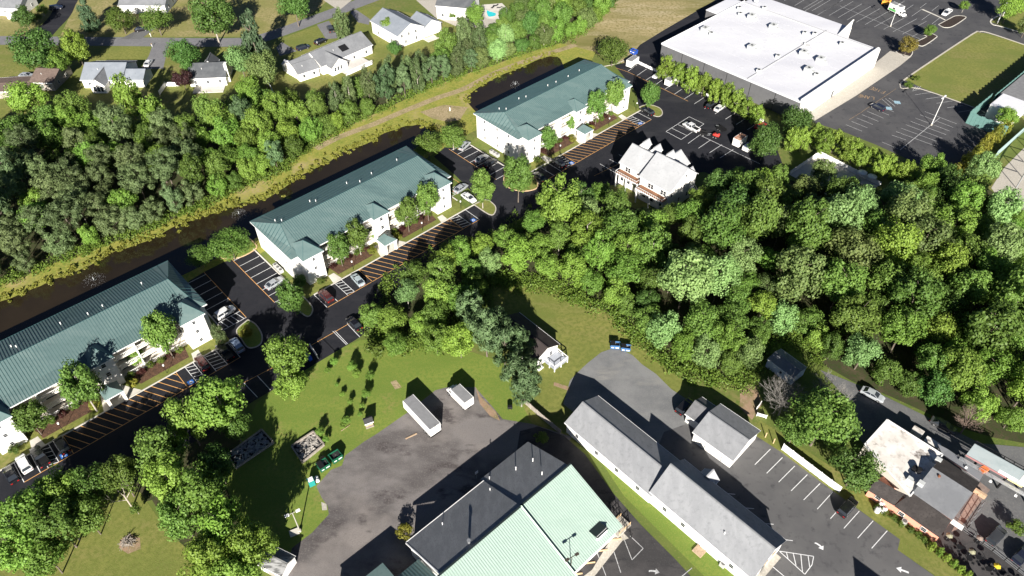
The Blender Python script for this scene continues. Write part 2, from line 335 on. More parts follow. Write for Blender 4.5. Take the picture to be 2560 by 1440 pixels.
# store, its lots
store_lot = sheet('store_parking_lot', [(2030, 305), (2110, 330), (2190, 362), (2330, 425), (2440, 405), (2480, 345), (2500, 300), (2700, 260), (2700, -80), (1880, -80), (1960, 40), (2100, 150), (2080, 240)], .020, asphalt_old)
sheet('service_drive', [(1560, 160), (1600, 112), (1660, 75), (1780, 5), (1850, -40), (1900, -40), (1800, 60), (1660, 130), (1650, 165), (1620, 172)], .022, asphalt_new)
sheet('store_sidewalk', [(2000, 270), (2036, 303), (2140, 240), (2250, 165), (2278, 142), (2225, 128), (2210, 140), (2150, 190), (2006, 270)], .12, concrete)
sheet('grass_field', [(2262, 200), (2300, 172), (2440, 80), (2470, 84), (2560, 112), (2700, 160), (2700, 190), (2440, 270), (2425, 264), (2310, 222)], .030, lawn_olive)
# apartment drive and lots
apt = [(-100, 1350), (-100, 1225), (0, 1165), (75, 1122), (177, 1074), (417, 943), (481, 902), (528, 876), (536, 800), (466, 716), (474, 702), (510, 680), (560, 655), (585, 648), (638, 622), (702, 690), (735, 722), (766, 748), (840, 702), (997, 611), (1114, 550), (1190, 512), (1200, 500), (1140, 440), (1085, 392), (1112, 368), (1150, 372), (1178, 361), (1262, 410), (1300, 450), (1379, 405), (1498, 330), (1568, 292), (1598, 272), (1590, 230), (1536, 163), (1602, 148), (1918, 306), (1960, 420), (1850, 460), (1760, 430), (1680, 440), (1560, 460), (1480, 470), (1400, 480), (1320, 535), (1200, 600), (1040, 695), (945, 765), (930, 822), (889, 850), (805, 900), (690, 970), (612, 1016), (520, 1085), (400, 1155), (200, 1268), (80, 1330)]
apt_lot = sheet('apartment_parking_lot', apt, .024, asphalt_new)
# yard, lane, turnaround, salon lot, gravel road
sheet('gravel_yard', [(680, 1580), (730, 1370), (780, 1332), (822, 1286), (819, 1265), (804, 1244), (791, 1216), (827, 1175), (855, 1164), (863, 1139), (909, 1105), (943, 1084), (1015, 1034), (1088, 976), (1118, 968), (1188, 968), (1232, 1018), (1257, 1048), (1330, 1060), (1430, 1092), (1300, 1300), (1000, 1600)], .020, gravel_brown)
sheet('asphalt_lane', [(1300, 1078), (1345, 1066), (1410, 1090), (1462, 1135), (1532, 1232), (1602, 1312), (1690, 1400), (1780, 1500), (1300, 1600), (1280, 1200)], .026, asphalt_lane)
sheet('gravel_turnaround', [(1408, 1010), (1425, 951), (1442, 933), (1470, 907), (1503, 881), (1540, 868), (1581, 888), (1605, 911), (1640, 935), (1678, 973), (1720, 1000), (1760, 1070), (1700, 1200), (1560, 1130)], .022, gravel_grey)
salon_lot = sheet('asphalt_parking_lot', [(1630, 1150), (1660, 1080), (1716, 1060), (1780, 1110), (1830, 1160), (1890, 1090), (1952, 1130), (2083, 1228), (2250, 1349), (2244, 1375), (2336, 1440), (2430, 1580), (1880, 1580), (1860, 1440)], .028, asphalt_grey)
sheet('gravel_road', [(2050, 925), (2110, 948), (2200, 985), (2330, 1048), (2450, 1108), (2560, 1118), (2700, 1180), (2760, 1600), (2560, 1600), (2440, 1440), (2340, 1360), (2300, 1250), (2150, 1100), (2130, 1010)], .022, gravel_road)
sheet('bare_patch', [(1850, 965), (1890, 960), (1905, 1010), (1880, 1050), (1850, 1020)], .020, bare_earth)
sheet('bare_patch', [(300, 1350), (325, 1335), (350, 1345), (352, 1372), (320, 1385), (298, 1370)], .018, bare_earth)
sheet('bare_patch', [(1188, 965), (1200, 990), (1240, 1030), (1250, 1052), (1225, 1040), (1200, 1010)], .024, bare_earth)
sheet('bare_patch', [(803, 1255), (816, 1260), (818, 1275), (806, 1276)], .024, concrete)
sheet('bare_patch', [(976, 955), (990, 950), (1004, 968), (988, 974)], .018, dirt_path)
sheet('flagstone_path', [(1385, 955), (1425, 968), (1424, 978), (1384, 964)], .026, bare_earth)

# ------------------------------------------------------------------ painted markings (children of their lots)
LINE_ME = {}
def line(lot, p, q, m=white_line, w=.12, z=None, name='stall_line'):
    z = (lot.data.vertices[0].co.z if z is None else z) + .012
    a = q - p; n = Vector((-a.y, a.x, 0)).normalized() * w / 2
    b = MB(); b.poly([(t.x, t.y, z) for t in (p - n, q - n, q + n, p + n)])
    return link(name, b.mesh(name, m), lot)
def row(lot, a0, a1, b0, b1, n, m=white_line, w=.12):
    a0, a1, b0, b1 = [at(*p) if len(p) == 2 else p for p in (a0, a1, b0, b1)]
    for i in range(n):
        t = i / (n - 1); line(lot, a0.lerp(b0, t), a1.lerp(b1, t), m, w)
def pl(lot, pts, m=white_line, w=.12):
    P = [at(*p) if len(p) == 2 else Vector(p) for p in pts]
    for a, b in zip(P, P[1:]): line(lot, a, b, m, w)
KB, OUT = 24.0, 29.5
def marks(o, h0, h1, left, right, aisles, blues, hm=yellow_line):
    L = lambda a, b: loc(o, a, b)
    line(apt_lot, L(h0 - .3, OUT), L(h1 + .2, OUT), hm, name='hatch_line')
    line(apt_lot, L(h0, KB), L(h0, OUT), hm, name='hatch_line'); line(apt_lot, L(h1, KB), L(h1, OUT), hm, name='hatch_line')
    a = h0 - 1.4
    while a < h1 - .3:
        p0, p1 = a, a + 2.9; s0, s1 = KB, OUT
        if p0 < h0: s0 = KB + (h0 - p0) / 2.9 * 5.5; p0 = h0
        if p1 > h1: s1 = KB + (h1 - a) / 2.9 * 5.5; p1 = h1
        if s1 - s0 > .6: line(apt_lot, L(p0, s0), L(p1, s1), hm, .13, name='hatch_line')
        a += 1.58
    for s in left + right: line(apt_lot, L(s, KB), L(s, OUT))
    for a0, a1 in aisles:
        for k in range(5):
            b0 = KB + .3 + k * 1.1; line(apt_lot, L(a0, b0), L(a1, min(b0 + .75, OUT)), white_line, .13)
    ex = (min(left + [h0]), h0), (h1, max(right + [h1]))
    for e0, e1 in ex:
        if e1 - e0 > 1: line(apt_lot, L(e0, OUT), L(e1, OUT), hm)
    for bpos in blues:
        b = MB(); c = L(bpos, 28.6); z = .040
        b.poly([tuple(c + UX * x + VX * y + Vector((0, 0, z))) for x, y in ((-.6, -.6), (.6, -.6), (.6, .6), (-.6, .6))])
        s = b.build('accessible_symbol', blue_paint, apt_lot)
        b = MB()
        for k in range(8):
            t0, t1 = math.pi * (.25 + k * .19), math.pi * (.25 + (k + 1) * .19)
            P = [c + UX * (r * math.cos(t)) + VX * (r * math.sin(t) + .08) + Vector((0, 0, z + .01)) for r, t in ((.38, t0), (.38, t1), (.24, t1), (.24, t0))]
            b.poly([tuple(p) for p in P])
        for x0, x1, y0, y1 in ((-.08, .06, -.42, .1), (-.08, .3, -.05, .07), (.2, .42, .05, .18)):
            b.poly([tuple(c + UX * x + VX * y + Vector((0, 0, z + .011))) for x, y in ((x0, y0), (x1, y0), (x1, y1), (x0, y1))])
        b.build('wheelchair_emblem', white_line, s, fix=False)
marks(O1, 12.0, 34.9, [3.1, 6.0, 7.4, 9.3], [36.9, 38.7, 41.2, 43.8, 46.7], [(7.4, 9.3), (36.9, 38.7), (41.2, 43.8)], [10.5, 36.0])
marks(O2, 13.4, 41.4, [1.0, 3.8, 6.6, 8.4], [44.1, 46.9], [(6.6, 8.4), (41.6, 44.1)], [45.6])
marks(O3, 12.4, 40.0, [-2.2, .6, 3.5, 6.4, 9.2], [42.7, 45.6], [(40.2, 42.7), (9.2, 11.6)], [41.5, 11.4])
for o, a0, a1, n in ((O1, 48.0, 53.4, 8), (O2, -6.9, -1.5, 8), (O3, -9.4, -3.8, 8), (O2, 48.2, 53.4, 7)):
    for k in range(n): line(apt_lot, loc(o, a0, .6 + 2.75 * k), loc(o, a1, .6 + 2.75 * k))
    e = a1 if a0 > 40 else a0
    line(apt_lot, loc(o, e, -.4), loc(o, e, .6 + 2.75 * (n - 1)), yellow_line)
for o, a0, a1, b0 in ((O1, 48.2, 53.2, 17.1), (O2, 48.4, 53.2, 14.4), (O2, -6.7, -3.2, 19.85)):
    for k in range(4):
        line(apt_lot, loc(o, a0 + k * (a1 - a0) / 4 + .4, b0), loc(o, a0 + k * (a1 - a0) / 4 + .9, b0 + 2.7), white_line, .13)
# stalls on the outer side of the drive, by the white house, along the fence
row(apt_lot, (611, 1012), (575, 975), (676, 975), (644, 940), 3)
pl(apt_lot, [(575, 975), (646, 938), (684, 918)], yellow_line)
row(apt_lot, (838, 878), (806, 845), (866, 862), (832, 828), 2)
row(apt_lot, (838, 878), (806, 845), (930, 826), (898, 792), 4)
pl(apt_lot, [(770, 868), (898, 795), (935, 775)], yellow_line)
pl(apt_lot, [(1485, 440), (1572, 398)], yellow_line)
row(apt_lot, (1500, 410), (1542, 434), (1547, 387), (1582, 402), 3)
row(apt_lot, (1593, 162), (1570, 178), (1905, 301), (1868, 325), 13)
pl(apt_lot, [(1540, 170), (1570, 180), (1720, 253)], yellow_line)
pl(apt_lot, [(1723, 292), (1760, 310), (1703, 349), (1665, 329), (1723, 292)])
row(apt_lot, (1709, 302), (1746, 319), (1680, 321), (1717, 339), 3)
row(apt_lot, (1720, 359), (1749, 338), (1800, 395), (1833, 374), 4)
pl(apt_lot, [(1754, 340), (1808, 366), (1900, 410)])
# store lot
row(store_lot, (2115, 312), (2155, 328), (2193, 262), (2235, 280), 7, worn_line)
row(store_lot, (2205, 355), (2245, 372), (2230, 338), (2265, 350), 2, worn_line)
row(store_lot, (2240, 329), (2338, 365), (2312, 279), (2392, 310), 7, worn_line)
pl(store_lot, [(2250, 375), (2349, 295)], worn_line, .16)
row(store_lot, (2288, 237), (2330, 231), (2424, 292), (2462, 286), 6, worn_line)
row(store_lot, (2412, 360), (2438, 374), (2424, 350), (2450, 362), 2, worn_line)
row(store_lot, (2008, 22), (2068, -14), (2280, 92), (2340, 60), 13, worn_line)
row(store_lot, (1960, 2), (2000, -22), (2040, 40), (2100, 4), 4, worn_line)
row(store_lot, (2230, 22), (2262, 2), (2330, 60), (2350, 44), 5, worn_line)
pl(store_lot, [(2100, 15), (2330, 110)], worn_line)
row(store_lot, (2300, 20), (2316, 8), (2360, 34), (2378, 20), 3, worn_line)
pl(store_lot, [(2122, 300), (2150, 283), (2240, 222)], worn_yellow)
row(store_lot, (2205, 248), (2230, 270), (2222, 245), (2245, 262), 3, worn_line)
pl(store_lot, [(2280, 228), (2302, 222)], worn_line); row(store_lot, (2282, 226), (2290, 216), (2296, 222), (2302, 216), 3, worn_line)
row(store_lot, (2452, 306), (2470, 312), (2478, 296), (2482, 306), 3, worn_line)
for u, v in ((2243, 256), (2222, 271)):
    c = at(u, v); b = MB(); b.poly([(c.x + x, c.y + y, .034) for x, y in ((-1, -.7), (.8, -1), (1, .7), (-.8, 1))]); b.build('blue_symbol', pale_blue, store_lot)
def letters(text, corner, right, down, m, lot, z, name='painted_letter'):
    """blocky painted letters; corner = top left of the first letter, right/down = size vectors of one letter"""
    F = {'F': [(0, 0, 0, 1), (0, 0, 1, 0), (0, .5, .75, .5)], 'I': [(.5, 0, .5, 1)], 'R': [(0, 0, 0, 1), (0, 0, 1, 0), (1, 0, 1, .5), (1, .5, 0, .5), (.35, .5, 1, 1)], 'E': [(0, 0, 0, 1), (0, 0, 1, 0), (0, .5, .8, .5), (0, 1, 1, 1)],
         'L': [(0, 0, 0, 1), (0, 1, 1, 1)], 'A': [(0, 1, .5, 0), (.5, 0, 1, 1), (.25, .6, .75, .6)], 'N': [(0, 1, 0, 0), (0, 0, 1, 1), (1, 1, 1, 0)]}
    for i, ch in enumerate(text):
        o0 = corner + right * (i * 1.4); b = MB()
        for k, (x0, y0, x1, y1) in enumerate(F[ch]):
            p, q = o0 + right * x0 + down * y0, o0 + right * x1 + down * y1
            n = (q - p).cross(Vector((0, 0, 1))).normalized() * .11
            b.poly([(t.x, t.y, z + k * .0015) for t in (p - n, q - n, q + n, p + n)])
        b.build(name, m, lot, fix=False)
# FIRE LANE, read from the store side
for txt, c0, c1 in (('LANE', (2184, 250), (2144, 242)), ('FIRE', (2208, 234), (2172, 222))):
    rr = (at(*c1) - at(*c0)) / 5.2
    letters(txt, at(*c0), rr, Vector((rr.y, -rr.x, 0)).normalized() * 1.9, worn_yellow, store_lot, .034)
# salon lot
row(salon_lot, (1926, 1123), (1887, 1162), (2050, 1209), (2009, 1250), 5)
row(salon_lot, (2081, 1231), (2043, 1273), (2218, 1327), (2179, 1371), 5)
pl(salon_lot, [(1952, 1348), (1982, 1352)])
for u, v in ((1816, 1234), (1863, 1270), (1912, 1309)): pl(salon_lot, [(u, v), (u + 22, v + 2)])
pl(salon_lot, [(1948, 1378), (2034, 1391), (2030, 1412), (2012, 1436), (1948, 1378)])
for a, b in (((1966, 1381), (1970, 1397)), ((1983, 1384), (1990, 1414)), ((2002, 1387), (2006, 1430)), ((2020, 1389), (2024, 1418))): pl(salon_lot, [a, b])
pl(salon_lot, [(1920, 1407), (1965, 1445)])
def arrow(lot, tail, head, m, curve=0.0, z=.042):
    p, q = at(*tail), at(*head); d = (q - p); L = d.length; d = d.normalized(); n = Vector((-d.y, d.x, 0))
    b = MB(); N = 5; hw = .16
    pts = [p + d * (L * .6 * i / N) + n * (curve * math.sin(math.pi * .5 * i / N)) for i in range(N + 1)]
    for a, c in zip(pts, pts[1:]): b.poly([(t.x, t.y, z) for t in (a - n * hw, c - n * hw, c + n * hw, a + n * hw)])
    e = pts[-1]; b.poly([(t.x, t.y, z) for t in (e - n * .55, e + d * (L * .4) , e + n * .55)])
    b.build('painted_arrow', m, lot, fix=False)
arrow(salon_lot, (2037, 1357), (2052, 1378), white_line, .5)
arrow(salon_lot, (2272, 1432), (2240, 1420), white_line)
arrow(salon_lot, (1622, 1428), (1648, 1436), worn_line, .3)
for a in ([(1520, 1335), (1552, 1432)], [(1492, 1380), (1515, 1440)], [(1560, 1348), (1580, 1400), (1608, 1371), (1575, 1340)], [(1700, 1445), (1730, 1420)]): pl(salon_lot, a, worn_line)

# ------------------------------------------------------------------ kerbs, islands, walks
def kerb(px, m=concrete_pale, w=.28, h=.13, sm=3, closed=False, pts=None):
    P = pts or [at(u, v) for u, v in px]
    P = smooth_line(P, sm) if sm else P
    b = MB()
    for a, c in zip(P, P[1:]): b.bar((a.x, a.y, h), (c.x, c.y, h), w, h)
    return struct(b.build('kerb', m))
def island(px, m, k=concrete_pale, sm=4, z=.10):
    P = [at(u, v) for u, v in px]; P = smooth_line(P + [P[0]], sm)[:-1]
    sheet('planting_island', None, z, m, P)
    kerb(None, k, .26, .14, 0, pts=P + [P[0]])
for o, a0, a1 in ((O1, -3, 47.6), (O2, 1, 49.8), (O3, -3, 47.8)): kerb(None, pts=[loc(o, a0, KB - .1), loc(o, a1, KB - .1)], sm=0)
for o, a in ((O1, 47.7), (O2, -1.2), (O3, -3.5), (O2, 47.9)): kerb(None, pts=[loc(o, a, 0), loc(o, a, 19.5)], sm=0)
island([(620, 800), (640, 812), (655, 838), (650, 862), (622, 870), (604, 848), (592, 826)], lawn_green, concrete)
island([(702, 742), (740, 772), (770, 792), (782, 772), (764, 748), (735, 724), (715, 722)], lawn_green, concrete)
island([(1185, 512), (1215, 500), (1238, 516), (1236, 534), (1222, 536)], lawn_olive, concrete)
island([(1262, 430), (1262, 462), (1300, 478), (1340, 472), (1342, 452), (1320, 432), (1290, 418)], lawn_olive, timber_orange)
island([(1598, 268), (1620, 262), (1648, 270), (1656, 284), (1645, 292), (1622, 284)], lawn_olive, concrete)
island([(545, 600), (600, 585), (640, 612), (632, 628), (590, 646), (540, 640)], lawn_green, timber_orange)
kerb([(1500, 168), (1540, 160), (1562, 150), (1590, 138)], concrete)
island([(2285, 107), (2316, 92), (2302, 86), (2320, 82), (2341, 90), (2338, 96), (2313, 113), (2300, 115)], mulch_dark)
island([(2346, 62), (2372, 48), (2390, 40), (2414, 42), (2408, 50), (2380, 67), (2360, 69)], mulch_dark)
island([(2240, 130), (2262, 118), (2278, 126), (2280, 136), (2265, 146)], mulch_dark)
kerb([(2306, 24), (2338, 38), (2362, 50)], concrete_pale, .5)
kerb([(2250, 212), (2258, 202), (2300, 172), (2430, 86), (2448, 80), (2470, 82), (2560, 112), (2640, 140)], concrete, .5)
kerb([(2250, 212), (2256, 222), (2300, 222), (2432, 268), (2462, 282)], concrete, .3)
kerb([(2560, 84), (2500, 66), (2482, 62), (2476, 54), (2484, 46), (2500, 38)], concrete_pale, .5)
kerb([(2482, 310), (2488, 322), (2500, 330)], concrete_pale)
sheet('verge', [(2478, 55), (2500, 38), (2600, 0), (2700, 0), (2700, 120), (2560, 82), (2500, 64)], .03, lawn_olive)
# walks and beds in front of each block
for o in (O1, O2, O3):
    for nm, m, z, P in (('entry_walk', concrete_pale, .060, [(21.0, 19.6), (25.4, 19.6), (27.8, KB - .25), (20.0, KB - .25)]), ('entry_walk', concrete_pale, .060, [(39.6, 21.4), (41.2, 21.4), (41.0, KB - .25), (39.0, KB - .25)]), ('entry_walk', concrete_pale, .060, [(6.9, 20.8), (8.4, 20.8), (8.8, KB - .25), (6.4, KB - .25)]),
                        ('mulch_bed', mulch, .050, [(27.0, 18.6), (39.4, 18.6), (38.8, 22.0), (28.4, 22.0)]), ('mulch_bed', mulch, .050, [(8.6, 18.6), (20.4, 18.6), (19.6, 22.0), (9.0, 22.0)]), ('grass_strip', lawn_olive, .040, [(-1.5, 16), (-1.5, KB - .3), (47.5, KB - .3), (47.5, 16)])):
        sheet(nm, None, z, m, [loc(o, a, b) for a, b in P])
sheet('sidewalk', None, .05, concrete, [at(1480, 1425), at(1532, 1340), at(1548, 1322), at(1572, 1346), at(1556, 1352), at(1440, 1500), at(1380, 1500)])
sheet('patio', [(2330, 1340), (2380, 1300), (2560, 1440), (2620, 1520), (2500, 1520)], .034, asphalt_lane)
sheet('patio_walk', [(2378, 1330), (2450, 1205), (2475, 1225), (2400, 1320)], .036, mat('brick_paving', (.20, .15, .13), .9, [((.26, .20, .17), 2, .45, .65)]))
# ------------------------------------------------------------------ buildings: shared pieces
_wf = MB()
for x0, x1, z0, z1 in ((-.5, -.44, -.5, .5), (.44, .5, -.5, .5), (-.44, .44, .455, .5), (-.44, .44, -.5, -.455), (-.44, .44, -.015, .015)): _wf.box(-.02, .06, x0, x1, z0, z1)
WIN_FRAME = _wf.mesh('window_frame', white_trim)
WIN_PANE = MB().box(-.02, .045, -.44, .44, -.455, .455).mesh('window_pane', glass_dark)
def win(parent, p, face, w=1.0, h=1.3, name='window'):
    """a window on a wall: p its centre on the wall face, face the outward angle in the building's frame"""
    o = link(name, WIN_FRAME, parent, p, face, (1, w, h)); link('pane', WIN_PANE, o); return o
def rect(e0, e1, z, W):
    """footprint from a front eave seen in the photo: origin at its first end, local x along it, y = -W..0 behind"""
    a, b = at(*e0, z), at(*e1, z); d = b - a
    return Vector((a.x, a.y, 0)), math.atan2(d.y, d.x), math.hypot(d.x, d.y)
def gable(root, x0, x1, y0, y1, ze, zr, wall, roof, oh=.35, z0=0.0, axis='x', trim=white_trim, rk=.5, t=.16, walls=True, names=('wall', 'roof', 'fascia')):
    """walls with gable ends and a two-slope roof; ridge along axis at share rk of the span"""
    sw = (lambda p: p) if axis == 'x' else (lambda p: (p[1], p[0], p[2]))
    a0, a1, b0, b1 = (x0, x1, y0, y1) if axis == 'x' else (y0, y1, x0, x1)
    br = b0 + (b1 - b0) * rk
    if walls:
        m = MB(); g = .02
        for b in (b0, b1): m.poly([sw(p) for p in ((a0, b, z0), (a1, b, z0), (a1, b, ze), (a0, b, ze))])
        for a in (a0, a1): m.poly([sw(p) for p in ((a, b0, z0), (a, b1, z0), (a, b1, ze), (a, br, zr - .1), (a, b0, ze))])
        m.build(names[0], wall, root)
    s0, s1 = (zr - ze) / (br - b0), (zr - ze) / (b1 - br)
    m = MB(); e0, e1 = (b0 - oh, ze - oh * s0 + .12), (b1 + oh, ze - oh * s1 + .12); zt = zr + .12
    m.slab([sw(p) for p in ((a0 - oh, e0[0], e0[1]), (a1 + oh, e0[0], e0[1]), (a1 + oh, br, zt), (a0 - oh, br, zt))], t)
    m.slab([sw(p) for p in ((a0 - oh, br, zt), (a1 + oh, br, zt), (a1 + oh, e1[0], e1[1]), (a0 - oh, e1[0], e1[1]))], t)
    r = m.build(names[1], roof, root)
    f = MB()
    for e in (e0, e1):
        dy = -.06 if e is e0 else .06
        f.slab([sw(p) for p in ((a0 - oh, e[0] + dy, e[1] + .01), (a1 + oh, e[0] + dy, e[1] + .01), (a1 + oh, e[0] - dy * .1, e[1] + .012), (a0 - oh, e[0] - dy * .1, e[1] + .012))], .2)
    f.build(names[2], trim, root)
    c = MB(); c.bar(sw((a0 - oh, br, zt + .05)), sw((a1 + oh, br, zt + .05)), .3, .06); c.build('ridge_cap', roof, r)
    return r
def vents(roof, pts, h=.45, r=.09, m=white_trim):
    for p in pts:
        b = MB(); b.tube((0, 0, -.15), (0, 0, h), r, r, 8); b.tube((0, 0, h), (0, 0, h + .06), r * 1.5, r * 1.5, 8)
        o = b.build('vent_pipe', m, roof); o.location = p
_ac = MB().box(-.45, .45, -.45, .45, 0, .85).box(-.47, .47, -.47, .47, .85, .9).tube((0, 0, .9), (0, 0, .93), .36, .36, 14, 1).mesh('condenser', [mat('condenser_grey', (.42, .42, .40), .6), mat('condenser_grille', (.10, .10, .10), .6)])
def condenser(p, label, rz=A43, group='outdoor air conditioning units'):
    o = link('air_conditioner', _ac, None, p, rz); return tag(o, label, 'air conditioner', group)

# ------------------------------------------------------------------ the three apartment blocks
SEAM = MB().box(0, 1, -.035, .035, 0, .06).mesh('seam', teal_seam)
def rib(parent, p, q, me=SEAM, name='seam'):
    p, q = Vector(p), Vector(q); a = q - p
    o = link(name, me, parent, p); o.rotation_mode = 'QUATERNION'
    x = a.normalized(); y = Vector((0, 0, 1)).cross(x).normalized(); z = x.cross(y)
    from mathutils import Matrix
    o.rotation_quaternion = Matrix((x, y, z)).transposed().to_quaternion(); o.scale = (a.length, 1, 1); return o
def apartment(o, label, near):
    root = thing('apartment_block', label, 'building', o, A43, 'green roofed apartment blocks beside the pond')
    Y = lambda v: -v
    fp = [(.6, .6), (46.4, .6), (46.4, 18.1), (45.0, 18.1), (45.0, 20.6), (40.4, 20.6), (40.4, 16.0), (26.3, 16.0), (26.3, 19.4), (22.4, 19.4), (22.4, 16.0), (6.8, 16.0), (6.8, 20.6), (2.1, 20.6), (2.1, 18.1), (.6, 18.1)]
    wall = MB().prism([(a, -b) for a, b in fp], 0, 7.95).build('wall', white_wall, root)
    ze, zr, zb = 8.0, 11.2, 8.75
    BL, BR, FL, FR = (0, 0, ze), (47, 0, ze), (0, Y(18.7), ze), (47, Y(18.7), ze)
    R0, R1 = (3.4, Y(9.6), zr), (43.6, Y(9.6), zr)
    B0, B1 = (1.9, Y(15.9), zb), (45.1, Y(15.9), zb)
    BS0, BS1 = (2.6, 0, ze), (44.4, 0, ze)
    m = MB()
    m.poly([BS0, BS1, R1, R0]); m.poly([R0, R1, B1, B0]); m.poly([B0, B1, FR, FL])
    m.poly([BL, R0, B0]); m.poly([BL, B0, FL]); m.poly([BL, BS0, R0]); m.poly([BR, B1, R1]); m.poly([BR, FR, B1]); m.poly([BR, R1, BS1])
    m.prism([(0, 0), (47, 0), (47, Y(18.7)), (0, Y(18.7))], ze - .28, ze - .01, 1)
    roof = m.build('roof', [teal_roof, white_trim], root, fix=False)
    for q in roof.data.polygons:
        pass
    def tower(a0, a1, b1, ap, za, b0=13.2):
        t = MB(); P = [(a0, Y(b0), ze), (a1, Y(b0), ze), (a1, Y(b1), ze), (a0, Y(b1), ze)]; A = (ap[0], Y(ap[1]), za)
        for i in range(4): t.poly([P[i], P[(i + 1) % 4], A])
        t.prism([(a0, Y(18.4)), (a1, Y(18.4)), (a1, Y(b1)), (a0, Y(b1))], ze - .3, ze - .005, 1)
        t.build('tower_roof', [teal_roof, white_trim], root)
        for c in (2, 3): rib(root, P[c], A, name='hip_cap')
    tower(1.7, 7.2, 21.0, (4.45, 17.4), 10.5); tower(40.0, 45.4, 21.0, (42.7, 17.4), 10.5); tower(22.0, 26.7, 19.9, (24.3, 16.6), 10.1)
    for p, q in ((R0, R1), (R0, B0), (R1, B1), (R0, BS0), (R1, BS1)): rib(root, p, q, name='ridge_cap')
    if near:
        a = .5
        while a < 46.6:                              # standing seams, one by one
            def clip(v0, v1, f0, f1, sgn): return None
            # back slope
            t0 = max(0.0, (2.6 + 0 - a) / .8 if a < 3.4 else 0, 0) if a < 3.4 else 0
            if 3.4 <= a <= 43.6:
                rib(roof, (a, 0, ze), (a, Y(9.6), zr)); rib(roof, (a, Y(9.6), zr), (a, Y(15.9), zb))
            if 1.9 <= a <= 45.1: rib(roof, (a, Y(15.9), zb), (a, Y(18.7), ze))
            a += .56
        for k in range(15):                          # seams on the hipped ends
            v = 1.0 + k * 1.15
            for e, s in ((0, 1), (47, -1)):
                x = 3.4 * (1 - abs(v - 9.6) / 9.6) if v <= 9.6 else 3.4 - (v - 9.6) / 6.3 * 1.5 if v < 15.9 else 1.9 * (18.7 - v) / 2.8
                z = ze + (zr - ze) * (1 - abs(v - 9.6) / 9.6) if v <= 9.6 else zr - (v - 9.6) / 6.3 * (zr - zb) if v < 15.9 else ze + (zb - ze) * (18.7 - v) / 2.8
                if x > .5: rib(roof, (e, Y(v), ze), (e + s * x, Y(v), z + .02))
    # gutters
    MB().bar((0, .07, ze + .02), (47, .07, ze + .02), .14, .14).build('rear_gutter', teal_seam, root)
    m = MB(); m.bar((7.2, Y(18.78), ze + .02), (22, Y(18.78), ze + .02), .14, .14); m.bar((26.7, Y(18.78), ze + .02), (40, Y(18.78), ze + .02), .14, .14)
    m.build('gutter', white_trim, root)
    rv = random.Random(int(o.x)); vents(roof, [(x + rv.uniform(-1.5, 1.5), Y(v), ze + v / 3) for x, v in ((x_, v_ + rv.uniform(-.9, .9)) for x_, v_ in ((4.5, 6.0), (5.2, 7.6), (12.5, 5.5), (14.5, 7.2), (23, 6), (27.5, 7.4), (31, 7.6), (38.5, 6.2)))], .45, .09)
    # balconies: slabs, dividers, posts, rails, dark doors set back
    for a0, a1 in ((6.8, 22.4), (26.3, 40.4)):
        n = 3
        for fl in range(3):
            z = .12 + fl * 2.65
            MB().box(a0 + .01, a1 - .01, Y(18.35), Y(16.0), z - .12, z + .06).build('balcony_floor', cream, root)
            for k in range(n):
                b0 = a0 + (a1 - a0) * k / n; b1 = a0 + (a1 - a0) * (k + 1) / n
                MB().box(b0 + .9, b1 - 1.2, Y(16.06), Y(15.98), z + .12, z + 2.15).build('patio_door', glass_dark, root)
                win(root, ((b1 - .6), Y(16.0), z + 1.45), R(-90), .8, 1.1)
                r = MB(); r.box(b0 + .12, b1 - .12, Y(18.32), Y(18.26), z + .95, z + 1.03); r.box(b0 + .12, b1 - .12, Y(18.31), Y(18.27), z + .14, z + .20)
                s = b0 + .25
                while s < b1 - .2: r.box(s, s + .07, Y(18.31), Y(18.27), z + .2, z + .95); s += .28
                r.build('railing', white_trim, root)
        for k in range(n + 1):
            x = a0 + (a1 - a0) * k / n
            if 0 < k < n: MB().box(x - .08, x + .08, Y(18.2), Y(16.0), 0, 7.7).build('divider_wall', white_wall, root)
            MB().box(x - .12, x + .12, Y(18.46), Y(18.22), 0, 7.8).build('post', white_trim, root)
    # tower and end windows
    for fl in range(3):
        z = 1.5 + fl * 2.65
        for x in (4.45, 42.7): win(root, (x, Y(20.6), z), R(-90), .7, .9)
        for v in (4.2, 9.5, 14.2):
            win(root, (.6, Y(v), z), R(180), .7, .9); win(root, (46.4, Y(v), z), 0, .7, .9)
        win(root, (24.3, Y(19.4), z + .1), R(-90), .9, 1.1) if fl else None
        for x in range(4, 45, 5): win(root, (x, Y(.6), z), R(90), 1.1, 1.3)
    # entry canopy on piers
    c0, c1, d0, d1, zc = 21.2, 24.9, 20.9, 24.4, 3.1
    t = MB(); P = [(c0, Y(d0), zc), (c1, Y(d0), zc), (c1, Y(d1), zc), (c0, Y(d1), zc)]; A0, A1 = ((c0 + c1) / 2, Y(21.9), 4.5), ((c0 + c1) / 2, Y(23.0), 4.5)
    t.poly([P[0], P[1], A0]); t.poly([P[1], P[2], A1, A0]); t.poly([P[2], P[3], A1]); t.poly([P[3], P[0], A0, A1])
    t.prism([(x, y) for x, y, _ in P], zc - .25, zc - .005, 1); t.build('canopy_roof', [teal_roof, white_trim], root)
    for x in (c0 + .4, c1 - .4):
        MB().box(x - .28, x + .28, Y(d1 - .15), Y(d1 - .75), 0, zc - .25).build('canopy_pier', cream, root)
        MB().box(x - .2, x + .2, Y(d0 + .6), Y(d0 + .2), 0, zc - .25).build('canopy_pier', cream, root)
    MB().box(c0 + .1, c0 + .4, Y(d1 - .8), Y(d0 + .7), 0, 2.4).build('canopy_screen', cream, root)
    return root
apartment(O1, 'green-roofed white apartment block cut by the left frame edge', True)
